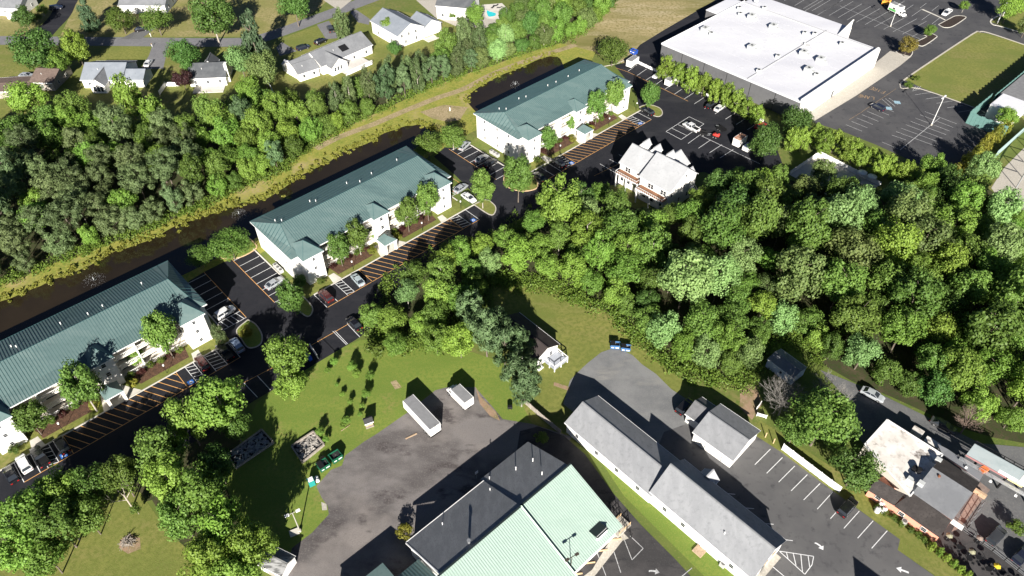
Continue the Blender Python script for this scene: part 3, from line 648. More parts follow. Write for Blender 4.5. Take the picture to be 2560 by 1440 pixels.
apartment(O2, 'middle one of the three green-roofed apartment blocks, pond behind it', True)
apartment(O3, 'green-roofed apartment block closest to the white-roofed store', True)
for o, nm, a in ((O1, 'left block', 48.3), (O2, 'middle block', -.6), (O3, 'far block', -1.8)):
    if o is not O1:
        for k, s in enumerate(('upper', 'middle', 'lower')): condenser(loc(o, a + .1, 9.5 + k * 1.25), 'grey condenser unit, %s of three beside the end wall of the %s' % (s, nm))

# ------------------------------------------------------------------ big store
a = at(1654, 108, 6.5); ang = R(-46.3)
S0 = Vector((a.x, a.y, 0)); Ls, Ws = 52.3, 48.8
st = thing('store', 'large flat white-roofed store with grey side wall', 'building', S0, ang)
MB().box(.1, Ls - .25, .1, Ws, 0, 6.0).build('wall', [grey_panel], st)
MB().box(Ls - .25, Ls + .1, .0, 48.8, 0, 6.55).build('front_wall', [white_wall], st)
MB().box(0, Ls, 0, Ws, 6.0, 6.3).build('roof', membrane, st)
pz = mat('parapet_white', (.80, .80, .80), .6)
b = MB(); b.box(-.1, .2, -.05, Ws, 6.3, 6.55); b.box(.2, Ls, -.05, .2, 6.3, 6.5); b.build('parapet', pz, st)
b = MB(); b.box(Ls - .5, Ls + .15, -.05, 47.6, 6.55, 7.4); b.build('front_parapet', pz, st)
b = MB(); b.box(33, 33.25, .2, Ws, 6.3, 6.5); b.box(.2, Ls - .5, 47.2, 47.5, 6.3, 6.6); b.build('roof_joint', mat('roof_joint_grey', (.35, .35, .36), .7), st)
for k in range(1, 6):
    x = Ls * k / 6; MB().box(x - .05, x + .05, .04, .12, 0, 6.0).build('panel_joint', black_metal, st)
MB().box(.2, 37, 48.8, 57.5, 0, 5.6).build('front_strip', grey_panel, st); MB().box(0, 37.2, 48.8, 57.7, 5.6, 5.95).build('front_strip_roof', membrane, st)
b = MB(); b.prism([(37.2, 49.0), (37.6, 49.0), (37.6, 57.7), (37.2, 57.7)], 0, 5.9); b.slab([(37.2, 49.0, 6.4), (37.2, 57.7, 8.8), (37.6, 57.7, 8.8), (37.6, 49.0, 6.4)], .2); b.poly([(37.4, 49.0, 5.9), (37.4, 57.7, 5.9), (37.4, 57.7, 8.7), (37.4, 49.0, 6.3)]); b.build('entrance_fin', white_wall, st)
MB().box(Ls + .08, Ls + .16, 20, 21.2, 0, 2.3).build('door', grey_panel, st)
for k in range(1, 9): MB().box(.3, Ls - .6, k * 5.3, k * 5.3 + .10, 6.3, 6.315).build('membrane_seam', mat('membrane_seam_grey', (.52, .52, .55), .6), st)
unit_grey = mat('rooftop_unit_grey', (.50, .51, .50), .6, [((.42, .43, .42), 1, .45, .65)])
def rooftop(px, size, dims):
    p = at(px[0], px[1], 6.4); dv = p - S0; c, s = math.cos(-ang), math.sin(-ang)
    x, y = dv.x * c - dv.y * s, dv.x * s + dv.y * c; w, l, h = dims
    b = MB(); b.box(x - w / 2, x + w / 2, y - l / 2, y + l / 2, 6.45, 6.45 + h); b.box(x - w / 2 - .05, x + w / 2 + .05, y - l / 2 - .05, y + l / 2 + .05, 6.45 + h, 6.53 + h); b.box(x - w / 2 + .1, x + w / 2 - .1, y - l / 2 + .1, y + l / 2 - .1, 6.3, 6.46)
    o = b.build('rooftop_unit', unit_grey, st)
    MB().tube((x, y, 6.53 + h), (x, y, 6.6 + h), .4, .4, 12).build('fan', black_metal, o)
    if size > 1: MB().box(x + w / 2 + .06, x + w / 2 + 1.1, y - .6, y + .5, 6.35, 6.4 + h * .6).build('duct', unit_grey, o)
for px, s in (((1762, 77), 2), ((1778, 87), 1), ((1848, 23), 1), ((1878, 45), 2), ((1850, 38), 1), ((1890, 4), 1), ((1932, 70), 2), ((1878, 122), 2), ((1944, 144), 1), ((2011, 86), 1), ((2036, 88), 1), ((2008, 136), 2), ((2050, 153), 2), ((2020, 178), 2), ((2040, 190), 1), ((2104, 112), 1), ((1910, 23), 1), ((1896, 180), 1)):
    rooftop(px, s, (1.9, 2.6, 1.2) if s == 2 else (1.1, 1.3, .8))
p = at(2012, 110, 6.4); dv = p - S0; c_, s_ = math.cos(-ang), math.sin(-ang); x, y = dv.x * c_ - dv.y * s_, dv.x * s_ + dv.y * c_
MB().tube((x, y, 6.3), (x, y, 6.9), .35, .25, 10).build('exhaust_fan', unit_grey, st)
b = MB(); b.poly([(x + .3 + 1.5 * math.cos(t), y + 1.2 * math.sin(t), 6.304) for t in [k * .5236 for k in range(12)]]); b.build('grease_stain', mat('grease_stain', (.45, .44, .43), .8, [((.75, .75, .75), .8, .45, .6)]), st)
MB().box(-5.5, -.1, 33, 48, 0, 5.9).build('loading_wing', grey_panel, st); MB().box(-5.6, -.12, 32.9, 48.1, 5.9, 6.15).build('loading_roof', membrane, st)

# ------------------------------------------------------------------ mint roofed shop building
mo = at(1016, 1357, 4.5); mang = R(42.6)
M0 = Vector((mo.x, mo.y, 0))
mint = thing('shop_building', 'large building with mint metal front slope and dark shingle rear slope', 'building', M0, mang)
# local: x along the ridge (up-right), y negative toward the viewer's right-down; rear eave y=0
LA, LB, ridgeY, frontY = 17.0, 28.6, -9.6, -23.0
zeR, zRi, zF = 4.6, 8.5, 3.6
def roofhalf(nm, pts, m, t=.22): return MB().slab(pts, t).build(nm, m, mint)
fB = -22.2
darkA = roofhalf('rear_roof', [(0, 0, zeR), (LA, 0, zeR), (LA, ridgeY, zRi), (0, ridgeY, zRi)], shingle_dark)
offB, zB = .9, 8.05
darkB = roofhalf('rear_roof', [(LA, .9, zeR - .55), (LB, .9, zeR - .55), (LB, ridgeY + .25, zB), (LA, ridgeY + .25, zB)], shingle_dark)
mintA = roofhalf('front_roof', [(-2, ridgeY, zRi + .02), (LA, ridgeY, zRi + .02), (LA, frontY, zF), (-2, frontY, zF)], mint_roof)
mintB = roofhalf('front_roof', [(LA, ridgeY + .25, zB + .02), (LB + .5, ridgeY + .25, zB + .02), (LB + .5, frontY + 1.0, zF - .1), (LA, frontY + 1.0, zF - .1)], mint_roof)
MSEAM = MB().box(0, 1, -.04, .04, 0, .06).mesh('seam', mint_seam)
a = -1.8
while a < LB + .4:
    if a < LA: rib(mintA, (a, ridgeY, zRi + .02), (a, frontY, zF), MSEAM)
    else: rib(mintB, (a, ridgeY + .25, zB + .02), (a, frontY + 1.0, zF - .1), MSEAM)
    a += .42
MB().bar((LA, ridgeY, zRi + .14), (LA, frontY, zF + .14), .22, .3).build('rake_trim', mat('mint_trim', (.62, .78, .64), .5), mint)
MB().bar((-2, ridgeY, zRi + .12), (LA, ridgeY, zRi + .12), .3, .1).build('ridge_cap', mat('dark_trim', (.02, .03, .03), .6), mint)
MB().bar((LA + .2, ridgeY + .25, zB + .12), (LB + .5, ridgeY + .25, zB + .12), .3, .1).build('ridge_cap', MATS['dark_trim'], mint)
MB().bar((-.1, 0, zeR + .05), (-.1, ridgeY, zRi + .05), .16, .3).build('rake_trim', white_trim, mint)
MB().bar((0, .06, zeR + .02), (LA, .06, zeR + .02), .12, .2).build('gutter', white_trim, mint)
b = MB(); b.prism([(.4, -.4), (LA, -.4), (LA, frontY + .6), (-1.4, frontY + .6), (-1.4, ridgeY), (.4, ridgeY)], 0, 3.3); b.prism([(LA, .4), (LB - .3, .4), (LB - .3, frontY + 1.6), (LA, frontY + 1.6)], 0, 3.2)
for x in (.4, LA + .02, LB - .3): b.poly([(x, -.4, 3.2), (x, -.4, zeR - .25), (x, ridgeY, zRi - .6), (x, frontY + 2, zF - .1), (x, frontY + 2, 3.1)])
b.build('wall', white_wall, mint)
# dormer window on the mint slope
dm = MB(); X0, X1 = 23.8, 26.2; yd0, yd1 = frontY + 2.0, frontY + 3.9; zs = lambda y: zF - .1 + (y - frontY - 1.0) / (ridgeY + .25 - frontY - 1.0) * (zB - zF + .1)
dm.box(X0, X1, yd0, yd0 + .25, zs(yd0), zs(yd0) + 1.1); dm.build('dormer_front', white_trim, mint)
MB().slab([(X0 - .1, yd0 - .1, zs(yd0) + 1.15), (X1 + .1, yd0 - .1, zs(yd0) + 1.15), (X1 + .1, yd1, zs(yd1) + .1), (X0 - .1, yd1, zs(yd1) + .1)], .1).build('dormer_roof', MATS['dark_trim'], mint)  # dark colour here paints in the shade of the window hole
# lower teal wings at both sides of the rear part
tl = MB().slab([(-7.5, -3.2, 3.6), (.0, -3.2, 3.6), (.0, ridgeY - 1, 6.2), (-7.5, ridgeY - 1, 6.2)], .18).build('side_roof', teal_roof, mint)
a = -7.3
while a < 0: rib(tl, (a, -3.2, 3.6), (a, ridgeY - 1, 6.2)); a += .5
MB().prism([(-7.2, -3.6), (.38, -3.6), (.38, ridgeY - 1), (-7.2, ridgeY - 1)], 0, 3.4).build('side_wall', white_wall, mint)
MB().box(-15.0, -5.0, -10.5, -.1, 0, 3.9).build('rear_wing', white_wall, mint); MB().slab([(-15.2, .1, 4.0), (-4.8, .1, 4.0), (-4.8, -10.7, 5.2), (-15.2, -10.7, 5.2)], .16).build('rear_wing_roof', teal_roof, mint)
tg = MB(); tg.poly([(6.5, frontY - .5, 3.5), (13.5, frontY - .5, 3.5), (7.0, frontY + 6.5, 6.4)]); tg.poly([(6.5, frontY - .5, 3.5), (7.0, frontY + 6.5, 6.4), (1.0, frontY - .5, 3.5)])
tgo = tg.build('porch_gable_roof', teal_roof, mint)
for k in range(1, 11):
    t = k / 11; rib(tgo, (6.6 + 6.6 * t, frontY - .5, 3.52), (6.6 + 6.6 * t - (6.2 * t) * (1 - t) * 0, frontY - .5 + 6.8 * (1 - t), 3.52 + 2.8 * (1 - t)))
vents(darkA, [(6.2, -1.9, 5.4), (16.2, -2.6, 5.7)], .5, .07); vents(darkB, [(18.0, -.4, 4.5), (22.3, -2.6, 5.6), (25.5, -3.6, 6.1), (24.0, -7.4, 7.9)], .7, .08)
vents(darkA, [(6.5, -8.6, 8.5)], .7, .22, steel)
MB().box(LB - .2, LB + 3.2, frontY + 1.0, frontY + 3.4, .0, .5).build('porch_slab', concrete, mint)
b = MB()
for x in (LB + .3, LB + 1.7, LB + 3.0):
    for y in (frontY + 1.1, frontY + 3.3): b.box(x - .05, x + .05, y - .05, y + .05, .5, 1.5)
for z in (1.0, 1.45):
    for y in (frontY + 1.1, frontY + 3.3): b.box(LB, LB + 3.1, y - .03, y + .03, z, z + .06)
b.build('porch_rail', timber_orange, mint)
fr = thing('black_railing', 'black metal railing behind the corner porch of the mint roof', 'railing', at(1522, 1265))
p0, p1 = Vector((0, 0, 0)), at(1578, 1345) - at(1522, 1265)
for k in range(6):
    p = p0.lerp(p1, k / 5); MB().box(p.x - .05, p.x + .05, p.y - .05, p.y + .05, 0, 1.7).build('post', black_metal, fr)
b = MB()
for z in (.5, 1.1, 1.65): b.bar((p0.x, p0.y, z), (p1.x, p1.y, z), .05, .05)
b.build('rail', black_metal, fr)

# ------------------------------------------------------------------ long white building, its taller half, garage
f0, f1 = at(1413, 1057, 3.2), at(1627, 1229, 3.2); lang = R(-47.3)
L0 = Vector((f0.x, f0.y, 0))
lb = thing('long_building', 'long low white building with a grey gable roof, in two stepped halves', 'building', L0, lang)
Wl = 9.4
r1 = gable(lb, .2, 20.8, .3, Wl - .3, 3.2, 5.3, white_wall, shingle_grey, .35)
r2 = gable(lb, 20.8, 41.6, .5, Wl + .3, 3.8, 7.3, white_wall, shingle_grey, .3, names=('upper_wall', 'upper_roof', 'upper_fascia'))
gable(lb, 24.3, 27.2, Wl + .3, Wl + 2.0, 3.2, 4.6, white_wall, shingle_pale, .15, axis='y', names=('porch_wall', 'porch_roof', 'porch_trim'))
vents(r2, [(34.4, 2.4, 5.3)], .5, .09)
b = MB(); b.tube((20.3, 3.7, 4.7), (20.3, 3.7, 5.4), .28, .22, 10); b.tube((20.2, 4.9, 5.0), (20.2, 4.9, 5.6), .2, .2, 10); b.build('roof_fan', steel, lb)
for x in (3, 8, 13, 18): win(lb, (x, .3, 1.7), R(-90), .9, 1.1)
for x in (24, 28, 38): win(lb, (x, .5, 1.9), R(-90), .9, 1.1)
MB().box(32.0, 33.0, .4, .52, 0, 2.1).build('door', white_trim, lb)
MB().box(31.6, 33.4, -1.2, .4, 0, .3).build('step', wood_pale, lb)
for k, y in enumerate((2.2, 6.6)): win(lb, (41.6, y, 1.6), 0, 1.8, 1.5)
MB().box(41.58, 41.68, 3.9, 5.1, 0, 2.2).build('door', glass_dark, lb)
MB().box(41.6, 42.6, .6, 8.9, 0, .12).build('porch_step', concrete, lb)
for y in (2.2, 4.5, 6.8): MB().box(41.66, 41.76, y - .5, y + .5, 2.9, 3.5).build('sign_board', wood_pale, lb)
condenser(mint.matrix_world @ Vector((0, 0, 0)) if 0 else at(1806, 1414), 'grey condenser on the grass beside the long white building')

g0, g1 = at(1732, 1081, 2.9), at(1828, 1148, 2.9); gang = R(-45.0)
G0 = Vector((g0.x, g0.y, 0))
ga = thing('garage', 'white garage with grey gable roof and small side ell, beside parked black car', 'garage', G0, gang)
gable(ga, .2, 8.6, .3, 9.1, 2.9, 4.6, white_wall, shingle_grey, .3)
gable(ga, -3.4, 1.0, 3.0, 8.2, 2.6, 4.0, white_wall, mat('ell_shingle', (.15, .15, .155), .9, [((.12, .12, .125), 1, .45, .65)]), .3, axis='x', names=('ell_wall', 'ell_roof', 'ell_trim'))
b = MB(); b.box(2.9, 2.98, .22, .3, 0, 2.8); b.box(6.6, 6.68, .22, .3, 0, 2.8); b.build('downpipe', steel, ga)
MB().box(-.9, .1, 2.2, 2.9, 0, .25).build('step', wood_pale, ga)
# mobile home near the trees
t0, t1 = at(1918, 898, 2.6), at(1968, 935, 2.6); dd = t1 - t0
th = thing('mobile_home', 'pale blue mobile home with dark roof half hidden by the wood', 'mobile home', Vector((t0.x, t0.y, 0)), math.atan2(dd.y, dd.x))
pb = mat('pale_blue_siding', (.52, .58, .68), .6)
gable(th, .1, 6.4, .1, 4.4, 2.6, 3.2, pb, shingle_dark, .1, z0=.3)
win(th, (3.6, .1, 1.7), R(-90), .6, .7)
MB().box(.2, 6.3, .3, 4.2, 0, .3).build('skirt', grey_panel, th)
# house in the clearing
h0, h1 = at(1268, 880, 2.9), at(1345, 930, 2.9)
hang = R(-47.5)
hc = thing('clearing_house', 'white house with dark brown roof and white deck in the clearing', 'house', Vector((at(1338, 900, 3).x, at(1338, 900, 3).y, 0)), hang)
dkr = mat('dark_brown_shingle', (.045, .036, .034), .9, [((.06, .05, .046), .6, .45, .65)], .3, 12)
gable(hc, -12.0, 0, .0, 6.6, 2.9, 4.4, white_wall, dkr, .3)
b = MB(); b.box(.1, 3.4, 2.4, 6.4, .75, .9); b.build('deck', mat('deck_grey', (.32, .34, .38), .8), hc)
b = MB()
for x, y in ((.3, 6.3), (1.8, 6.3), (3.3, 6.3), (3.3, 4.4), (3.3, 2.5), (1.8, 2.5)): b.box(x - .08, x + .08, y - .08, y + .08, 0, 2.0 if y > 6 else 1.9)
b.box(.2, 3.4, 6.24, 6.36, 1.85, 2.0); b.box(3.24, 3.36, 2.4, 6.4, 1.75, 1.9); b.box(.2, 3.4, 2.44, 2.56, 1.75, 1.9)
b.box(3.27, 3.33, 2.4, 6.4, 1.2, 1.28); b.box(.2, 3.4, 6.27, 6.33, 1.25, 1.33)
b.build('deck_rail', white_trim, hc)
for y in (1.6, 4.6): win(hc, (0, y, 1.6), 0, .9, 1.2)
MB().box(.05, 1.0, .2, 1.6, 0, .4).build('step', white_trim, hc)

# ------------------------------------------------------------------ tall white house
w0 = at(1675, 479, 7.2); wang = R(-45.6)
wh = thing('tall_white_house', 'tall white house with pale grey roof, wooden balconies and rear dormers', 'house', Vector((w0.x, w0.y, 0)), wang)
# local x runs from the near gable (0) back to -L, y>0 is the lot side
gable(wh, -9.4, 0, 0, 11.4, 7.2, 11.2, white_wall, shingle_pale, .35, rk=.56)
gable(wh, -17.4, -9.4, 1.6, 11.0, 6.8, 10.2, white_wall, shingle_pale, .3, rk=.5, names=('rear_wall', 'rear_roof', 'rear_trim'))
for x, y in ((-15.6, 8.2), (-12.0, 8.2), (-7.8, 8.4)): gable(wh, x - .9, x + .9, y, y + 2.6, 9.4, 10.6, white_wall, shingle_pale, .15, z0=7.6, axis='y', names=('dormer_wall', 'dormer_roof', 'dormer_trim'))
gable(wh, -11.6, -5.2, 11.4, 15.6, 5.8, 8.2, white_wall, shingle_pale, .3, axis='y', names=('ell_wall', 'ell_roof', 'ell_trim'))
gable(wh, -3.8, -1.4, 11.2, 13.4, 5.4, 6.8, white_wall, shingle_pale, .2, axis='y', names=('porch_wall', 'porch_roof', 'porch_trim'))
for x0, x1, yb in ((-8.8, -.4, 0), (-17.0, -9.9, 1.6)):
    MB().box(x0, x1, yb - 2.16, yb - .02, 4.55, 4.72).build('balcony_floor', deck_wood, wh)
    b = MB(); b.box(x0, x1, yb - 2.25, yb - 2.17, 4.4, 4.66)
    b.box(x0, x1, yb - 2.24, yb - 2.18, 5.35, 5.42)
    s = x0
    while s < x1: b.box(s, s + .05, yb - 2.23, yb - 2.19, 4.66, 5.35); s += .62
    for x in (x0, x1 - .1): b.box(x, x + .08, yb - 2.17, yb, 5.35, 5.42)
    b.build('balcony_rail', white_trim, wh)
    for x in (x0 + .1, (x0 + x1) / 2, x1 - .1): MB().box(x - .12, x + .12, yb - 1.9, yb - 1.66, 0, 4.5).build('post', white_trim, wh)
for x in (-1.4, -2.3, -5.4, -6.3): win(wh, (x, 0, 5.75), R(-90), .85, 1.5)
for x in (-14.2, -15.1): win(wh, (x, 1.6, 5.6), R(-90), .85, 1.5)
for x in (-2, -5, -7.5): win(wh, (x, 0, 2.2), R(-90), 1.1, 1.7)
for x in (-11.5, -14, -16.2): win(wh, (x, 1.6, 2.2), R(-90), 1.1, 1.7)
for y, z in ((5.2, 5.6), (6.2, 5.6), (1.0, 5.6), (6.4, 8.9), (4.8, 2.2), (8.4, 2.2)): win(wh, (0, y, z), 0, .8, 1.4 if z < 8 else .9)
b = MB()
for k in range(9): b.box(.1 + k * .42, .1 + (k + 1) * .42, 9.2, 10.6, 3.6 - k * .42, 3.75 - k * .42)
for x, z in ((.2, 4.7), (3.8, 1.2)): b.box(x - .05, x + .05, 9.15, 9.25, z - 1.1, z); b.box(x - .05, x + .05, 10.55, 10.65, z - 1.1, z)
b.bar((.2, 9.2, 4.7), (3.9, 9.2, 1.2), .08, .1); b.bar((.2, 10.6, 4.7), (3.9, 10.6, 1.2), .08, .1)
b.build('outside_stair', white_trim, wh)

# ------------------------------------------------------------------ restaurant
q0 = at(2161, 1112, 4.6); rang = R(-46.5)
rs = thing('restaurant', 'salmon-walled restaurant with white flat roof and dark shingled wings', 'restaurant', Vector((at(2162, 1226, 2.9).x, at(2162, 1226, 2.9).y, 0)), rang)
def rl(u, v, z):                                     # photo point -> restaurant frame
    p = at(u, v, z) - rs_loc; c, s = math.cos(-rang), math.sin(-rang); return (p.x * c - p.y * s, p.x * s + p.y * c)
rs_loc = Vector(rs.location)
K = lambda x, y: (2140 + x / 3.6, 1040 + y / 3.6)
fl = [rl(*K(x, y), 4.6) for x, y in ((280, 35), (75, 260), (490, 720), (780, 350))]
MB().prism(fl, 0, 4.3).build('main_wall', cream, rs)
MB().prism(fl, 4.3, 4.6).build('flat_roof', dirty_white, rs)
b = MB()
for i in range(4): p, q = fl[i], fl[(i + 1) % 4]; b.bar((p[0], p[1], 4.76), (q[0], q[1], 4.76), .22, .2)
b.build('parapet', white_trim, rs)
def slope(nm, pts, m, t=.2): return MB().slab([(*rl(*K(x, y), z), z) for x, y, z in pts], t).build(nm, m, rs)
brs = mat('brown_black_shingle', (.042, .036, .034), .9, [((.058, .050, .047), .5, .45, .65), ((.03, .026, .025), 3, .5, .7)], .4, 12)
slope('front_roof', [(105, 662, 2.9), (345, 803, 2.9), (432, 705, 4.3), (192, 568, 4.3)], brs)
slope('front_roof', [(347, 806, 3.0), (752, 1090, 3.0), (862, 940, 4.6), (505, 690, 4.6)], brs)
slope('middle_roof', [(510, 690, 4.7), (870, 935, 4.7), (1050, 690, 6.2), (690, 460, 6.2)], shingle_mid)
slope('middle_roof', [(690, 460, 6.2), (1050, 690, 6.2), (1112, 598, 5.0), (778, 378, 5.0)], brs)  # rear slope of the grey roof, its shade put in as darker shingle
aw = slope('metal_awning', [(735, 250, 3.4), (830, 300, 3.2), (1150, 520, 3.2), (1115, 580, 3.4), (775, 345, 3.4)], mat('grey_metal_awning', (.20, .205, .22), .5))
ws = MB(); pts = [rl(*K(x, y), 2.8) for x, y in ((150, 690), (345, 850), (735, 1110), (860, 945), (1050, 690), (1110, 600), (780, 380), (200, 560))]
pts[0] = (.4, 1.4); pts[1] = (5.0, 1.4); pts[2] = (13.0, 1.4); ws.prism([(p[0], p[1]) for p in pts], 0, 2.75); ws.build('front_wall', salmon, rs)
for x, y in ((198, 738), (405, 885), (607, 1022)):
    p = rl(*K(x, y), 1.6); win(rs, (p[0], 1.36, 1.6), R(-90), 1.0, .95)
for x, y, z in ((585, 610, 5.6), (740, 400, 5.2), (485, 575, 4.7)):
    p = rl(*K(x, y), z); MB().box(p[0] - .5, p[0] + .5, p[1] - .4, p[1] + .4, z - .4, z + .5).build('rooftop_unit', unit_grey, rs)
p = rl(*K(560, 500), 4.7); b = MB(); b.tube((p[0], p[1], 4.5), (p[0], p[1], 5.6), .45, .45, 12); b.box(p[0] - 1.1, p[0] - .4, p[1] - .5, p[1] + .5, 4.6, 5.3); b.build('exhaust_stack', black_metal, rs)
p = rl(*K(745, 548), 5.9); MB().tube((p[0], p[1], 5.3), (p[0], p[1], 6.3), .22, .22, 10).build('flue', mat('rust_flue', (.22, .09, .05), .8), rs)
for x, y, w in ((560, 130, 1.0), (690, 235, 1.3)):
    p = rl(*K(x, y), 2.4); MB().box(p[0] - w, p[0] + w, p[1] - .7, p[1] + .7, 0, 2.4).build('rear_store', dirty_white, rs)
p = rl(*K(900, 970), 2.6); MB().box(p[0] - 1.2, p[0] + 1.2, p[1] - .5, p[1] + .5, 2.5, 2.65).build('porch_canopy', white_trim, rs)
p = rl(*K(1145, 640), 2.4); MB().box(p[0] - 1.3, p[0] + 1.3, p[1] - .25, p[1] + .25, 0, 1.0).build('planter_wall', wood_pale, rs)

# ------------------------------------------------------------------ green screened building at the right edge
k0 = at(2476, 262, 4.2); kang = R(42.5)
gs = thing('warehouse', 'grey-roofed warehouse with white block and green corrugated screen', 'building', Vector((k0.x, k0.y, 0)), kang)
green_metal = mat('green_corrugated', (.10, .20, .18), .6, [((.14, .25, .23), 3, .45, .65, (R(43), 4))])
MB().box(0, 9.5, -7.5, 0, 0, 4.2).build('white_block', white_wall, gs)
b = MB(); b.slab([(-.1, .1, 4.3), (-.1, -7.6, 4.3), (9.6, -7.6, 4.3), (9.6, .1, 4.3)], .12); b.build('roof', membrane, gs)
MB().box(9.6, 46, -22, 1.0, 0, 3.6).build('main_block', mat('grey_roof_block', (.17, .17, .175), .9, [((.21, .21, .215), 1, .45, .65)], .3, 10), gs)
for a, e, w in ((-7.5, 8.0, 2.2), (8.0, 46, 1.4)):
    n = int((e - a) / 1.1)
    for i in range(n):
        x = a + i * 1.1; MB().box(x + .02, x + 1.06, 2.4 if a < 0 else 1.5, 2.5 if a < 0 else 1.62, 0, 3.8 + (.25 if i % 2 else 0)).build('screen_panel', green_metal, gs)
for i in range(10): MB().box(-7.6, -7.5, 2.4 - (i + 1) * 1.1, 2.36 - i * 1.1, 0, 3.6 + (.2 if i % 2 else 0)).build('screen_panel', green_metal, gs)

# ------------------------------------------------------------------ houses of the residential street
def house(name, label, e0, e1, W, ze, zr, roof=shingle_mid, wall=white_wall, wins=3, cat='house', rk=.5, oh=.35):
    o, a, L = rect(e0, e1, ze, W)
    root = thing(name, label, cat, o, a)
    r = gable(root, 0, L, .3, W, ze, zr, wall, roof, oh, rk=rk)
    for i in range(wins):
        x = L * (i + .5) / wins; win(root, (x, .3, 1.5), R(-90), .9, 1.1)
    for y in (W * .3, W * .7): win(root, (L, y, 1.5), 0, .8, 1.1); win(root, (0, y, 1.5), R(180), .8, 1.1)
    MB().box(L * .52, L * .52 + .95, W - .02, W + .05, 0, 2.1).build('door', glass_dark, root)
    vents(r, [(L * .35, W * .3, ze + .3 * (zr - ze) * 2)], .4, .07)
    return root, L
blue_grey = mat('blue_grey_shingle', (.19, .21, .24), .9, [((.225, .245, .275), .4, .42, .62), ((.16, .18, .205), 1.6, .52, .72)], .3, 14)
charcoal = mat('charcoal_shingle', (.075, .080, .088), .9, [((.10, .105, .112), .5, .42, .62)], .3, 14)
h, L = house('ranch_house', 'white house with pale blue-grey roof and glazed front gable, left of bright cone trees', (202, 200), (303, 200), 12.5, 3.0, 5.6, blue_grey)
gable(h, 4.0, 8.6, -3.0, 6.2, 2.9, 4.9, white_wall, shingle_mid, .3, axis='y', names=('front_gable_wall', 'front_gable_roof', 'front_gable_trim'))
for x in (5.2, 6.3, 7.4): win(h, (x, -3.0, 1.5), R(-90), .9, 2.0)
gable(h, L, L + 6.4, .8, 8.0, 2.7, 4.4, white_wall, blue_grey, .3, names=('wing_wall', 'wing_roof', 'wing_trim'))
h, L = house('dark_roofed_house', 'white house with charcoal roof and rear patio behind the purple tree', (470, 197), (562, 193), 10.5, 3.0, 5.4, charcoal)
gable(h, 3.0, 7.0, 8.0, 13.0, 2.8, 5.0, white_wall, charcoal, .3, axis='y', names=('cross_wall', 'cross_roof', 'cross_trim'))
MB().box(L - .2, L + .7, 2.5, 4.0, 0, 6.2).build('chimney', white_wall, h)
MB().box(1.5, L - .5, -4.2, .2, .05, .22).build('patio', concrete_pale, h)
h, L = house('grey_roofed_house', 'rambling white house with mid-grey roof, skylight and rear deck', (806, 166), (930, 112), 11.0, 3.2, 6.0, shingle_mid, wins=4)
gable(h, 1.6, 8.0, -2.6, 6.0, 3.0, 5.3, white_wall, shingle_mid, .3, axis='y', names=('front_gable_wall', 'front_gable_roof', 'front_gable_trim'))
for x in (3.0, 4.2, 5.4): win(h, (x, -2.6, 1.9), R(-90), .8, 1.4)
gable(h, -7.5, 0, 3.0, 11.0, 3.0, 5.2, white_wall, shingle_mid, .3, names=('wing_wall', 'wing_roof', 'wing_trim'))
b = MB(); b.slab([(9.6, 1.6, 4.28), (12.4, 1.6, 4.28), (12.4, 3.8, 5.32), (9.6, 3.8, 5.32)], .1); b.build('solar_panel', black_metal, h)
b = MB(); b.box(4.5, 15.5, -6.0, -2.7, .7, .85); b.box(8.1, 15.5, -2.7, .25, .7, .85); b.build('deck', mat('pale_deck', (.55, .52, .48), .8), h)
b = MB()
for s in range(38): b.box(4.5 + s * .3, 4.56 + s * .3, -6.0, -5.94, .85, 1.6)
b.box(4.5, 15.5, -6.02, -5.92, 1.6, 1.68); b.box(4.5, 15.5, -6.02, -5.9, .2, .7); b.build('deck_rail', white_trim, h)
h, L = house('annex', 'small white grey-roofed annex at the near corner of the rambling house', (747, 186), (797, 170), 7.4, 2.8, 4.6, shingle_mid, wins=2, cat='house')
h, L = house('blue_roofed_house', 'white two-storey house with pale blue roof beside the light green street tree', (926, 52), (992, 90), 11.5, 4.6, 7.4, blue_grey, wins=2)
for i in range(3): win(h, (L, 2 + i * 3, 3.9), 0, .8, 1.1)
gable(h, L - 9, L - .5, 11.5, 19.5, 3.4, 5.6, white_wall, blue_grey, .3, names=('wing_wall', 'wing_roof', 'wing_trim'))
MB().box(L + .2, L + 3.4, 10.6, 15.4, .04, .2).build('patio', concrete_pale, h)
h, L = house('white_house', 'white house at the top edge with two trimmed bushes before it', (296, 14), (410, 14), 12, 3.2, 5.8, shingle_mid)
h, L = house('poolside_house', 'white house with dark roof at the top edge beside the pool', (1090, 14), (1180, 22), 11, 5.0, 7.6, charcoal)
h, L = house('corner_house', 'white house cut by the top left corner', (-30, 18), (44, 22), 11, 3.2, 5.6, shingle_mid)
MB().box(L - 4, L, -2.2, .25, 0, 2.6).build('porch', white_wall, h)
h, L = house('brown_roofed_house', 'low house with brown roof among trees at the left edge', (74, 206), (128, 208), 11.5, 2.9, 4.6, shingle_brown, wood_grey)
h2, L = house('brown_lean_to', 'low brown-roofed shed wing at the left edge by the silver car', (-30, 232), (70, 226), 9, 2.4, 2.9, shingle_brown, wood_grey, cat='shed')
# a gabled house just below the frame; its shadow falls into the salon lot
oh_ = thing('salon_house', 'gabled white house whose shadow falls into the lot from below', 'house', (55.5, 36.0, 0), R(-46))
gable(oh_, 0, 9, 0, 8, 4.5, 8.2, white_wall, shingle_grey, .3)
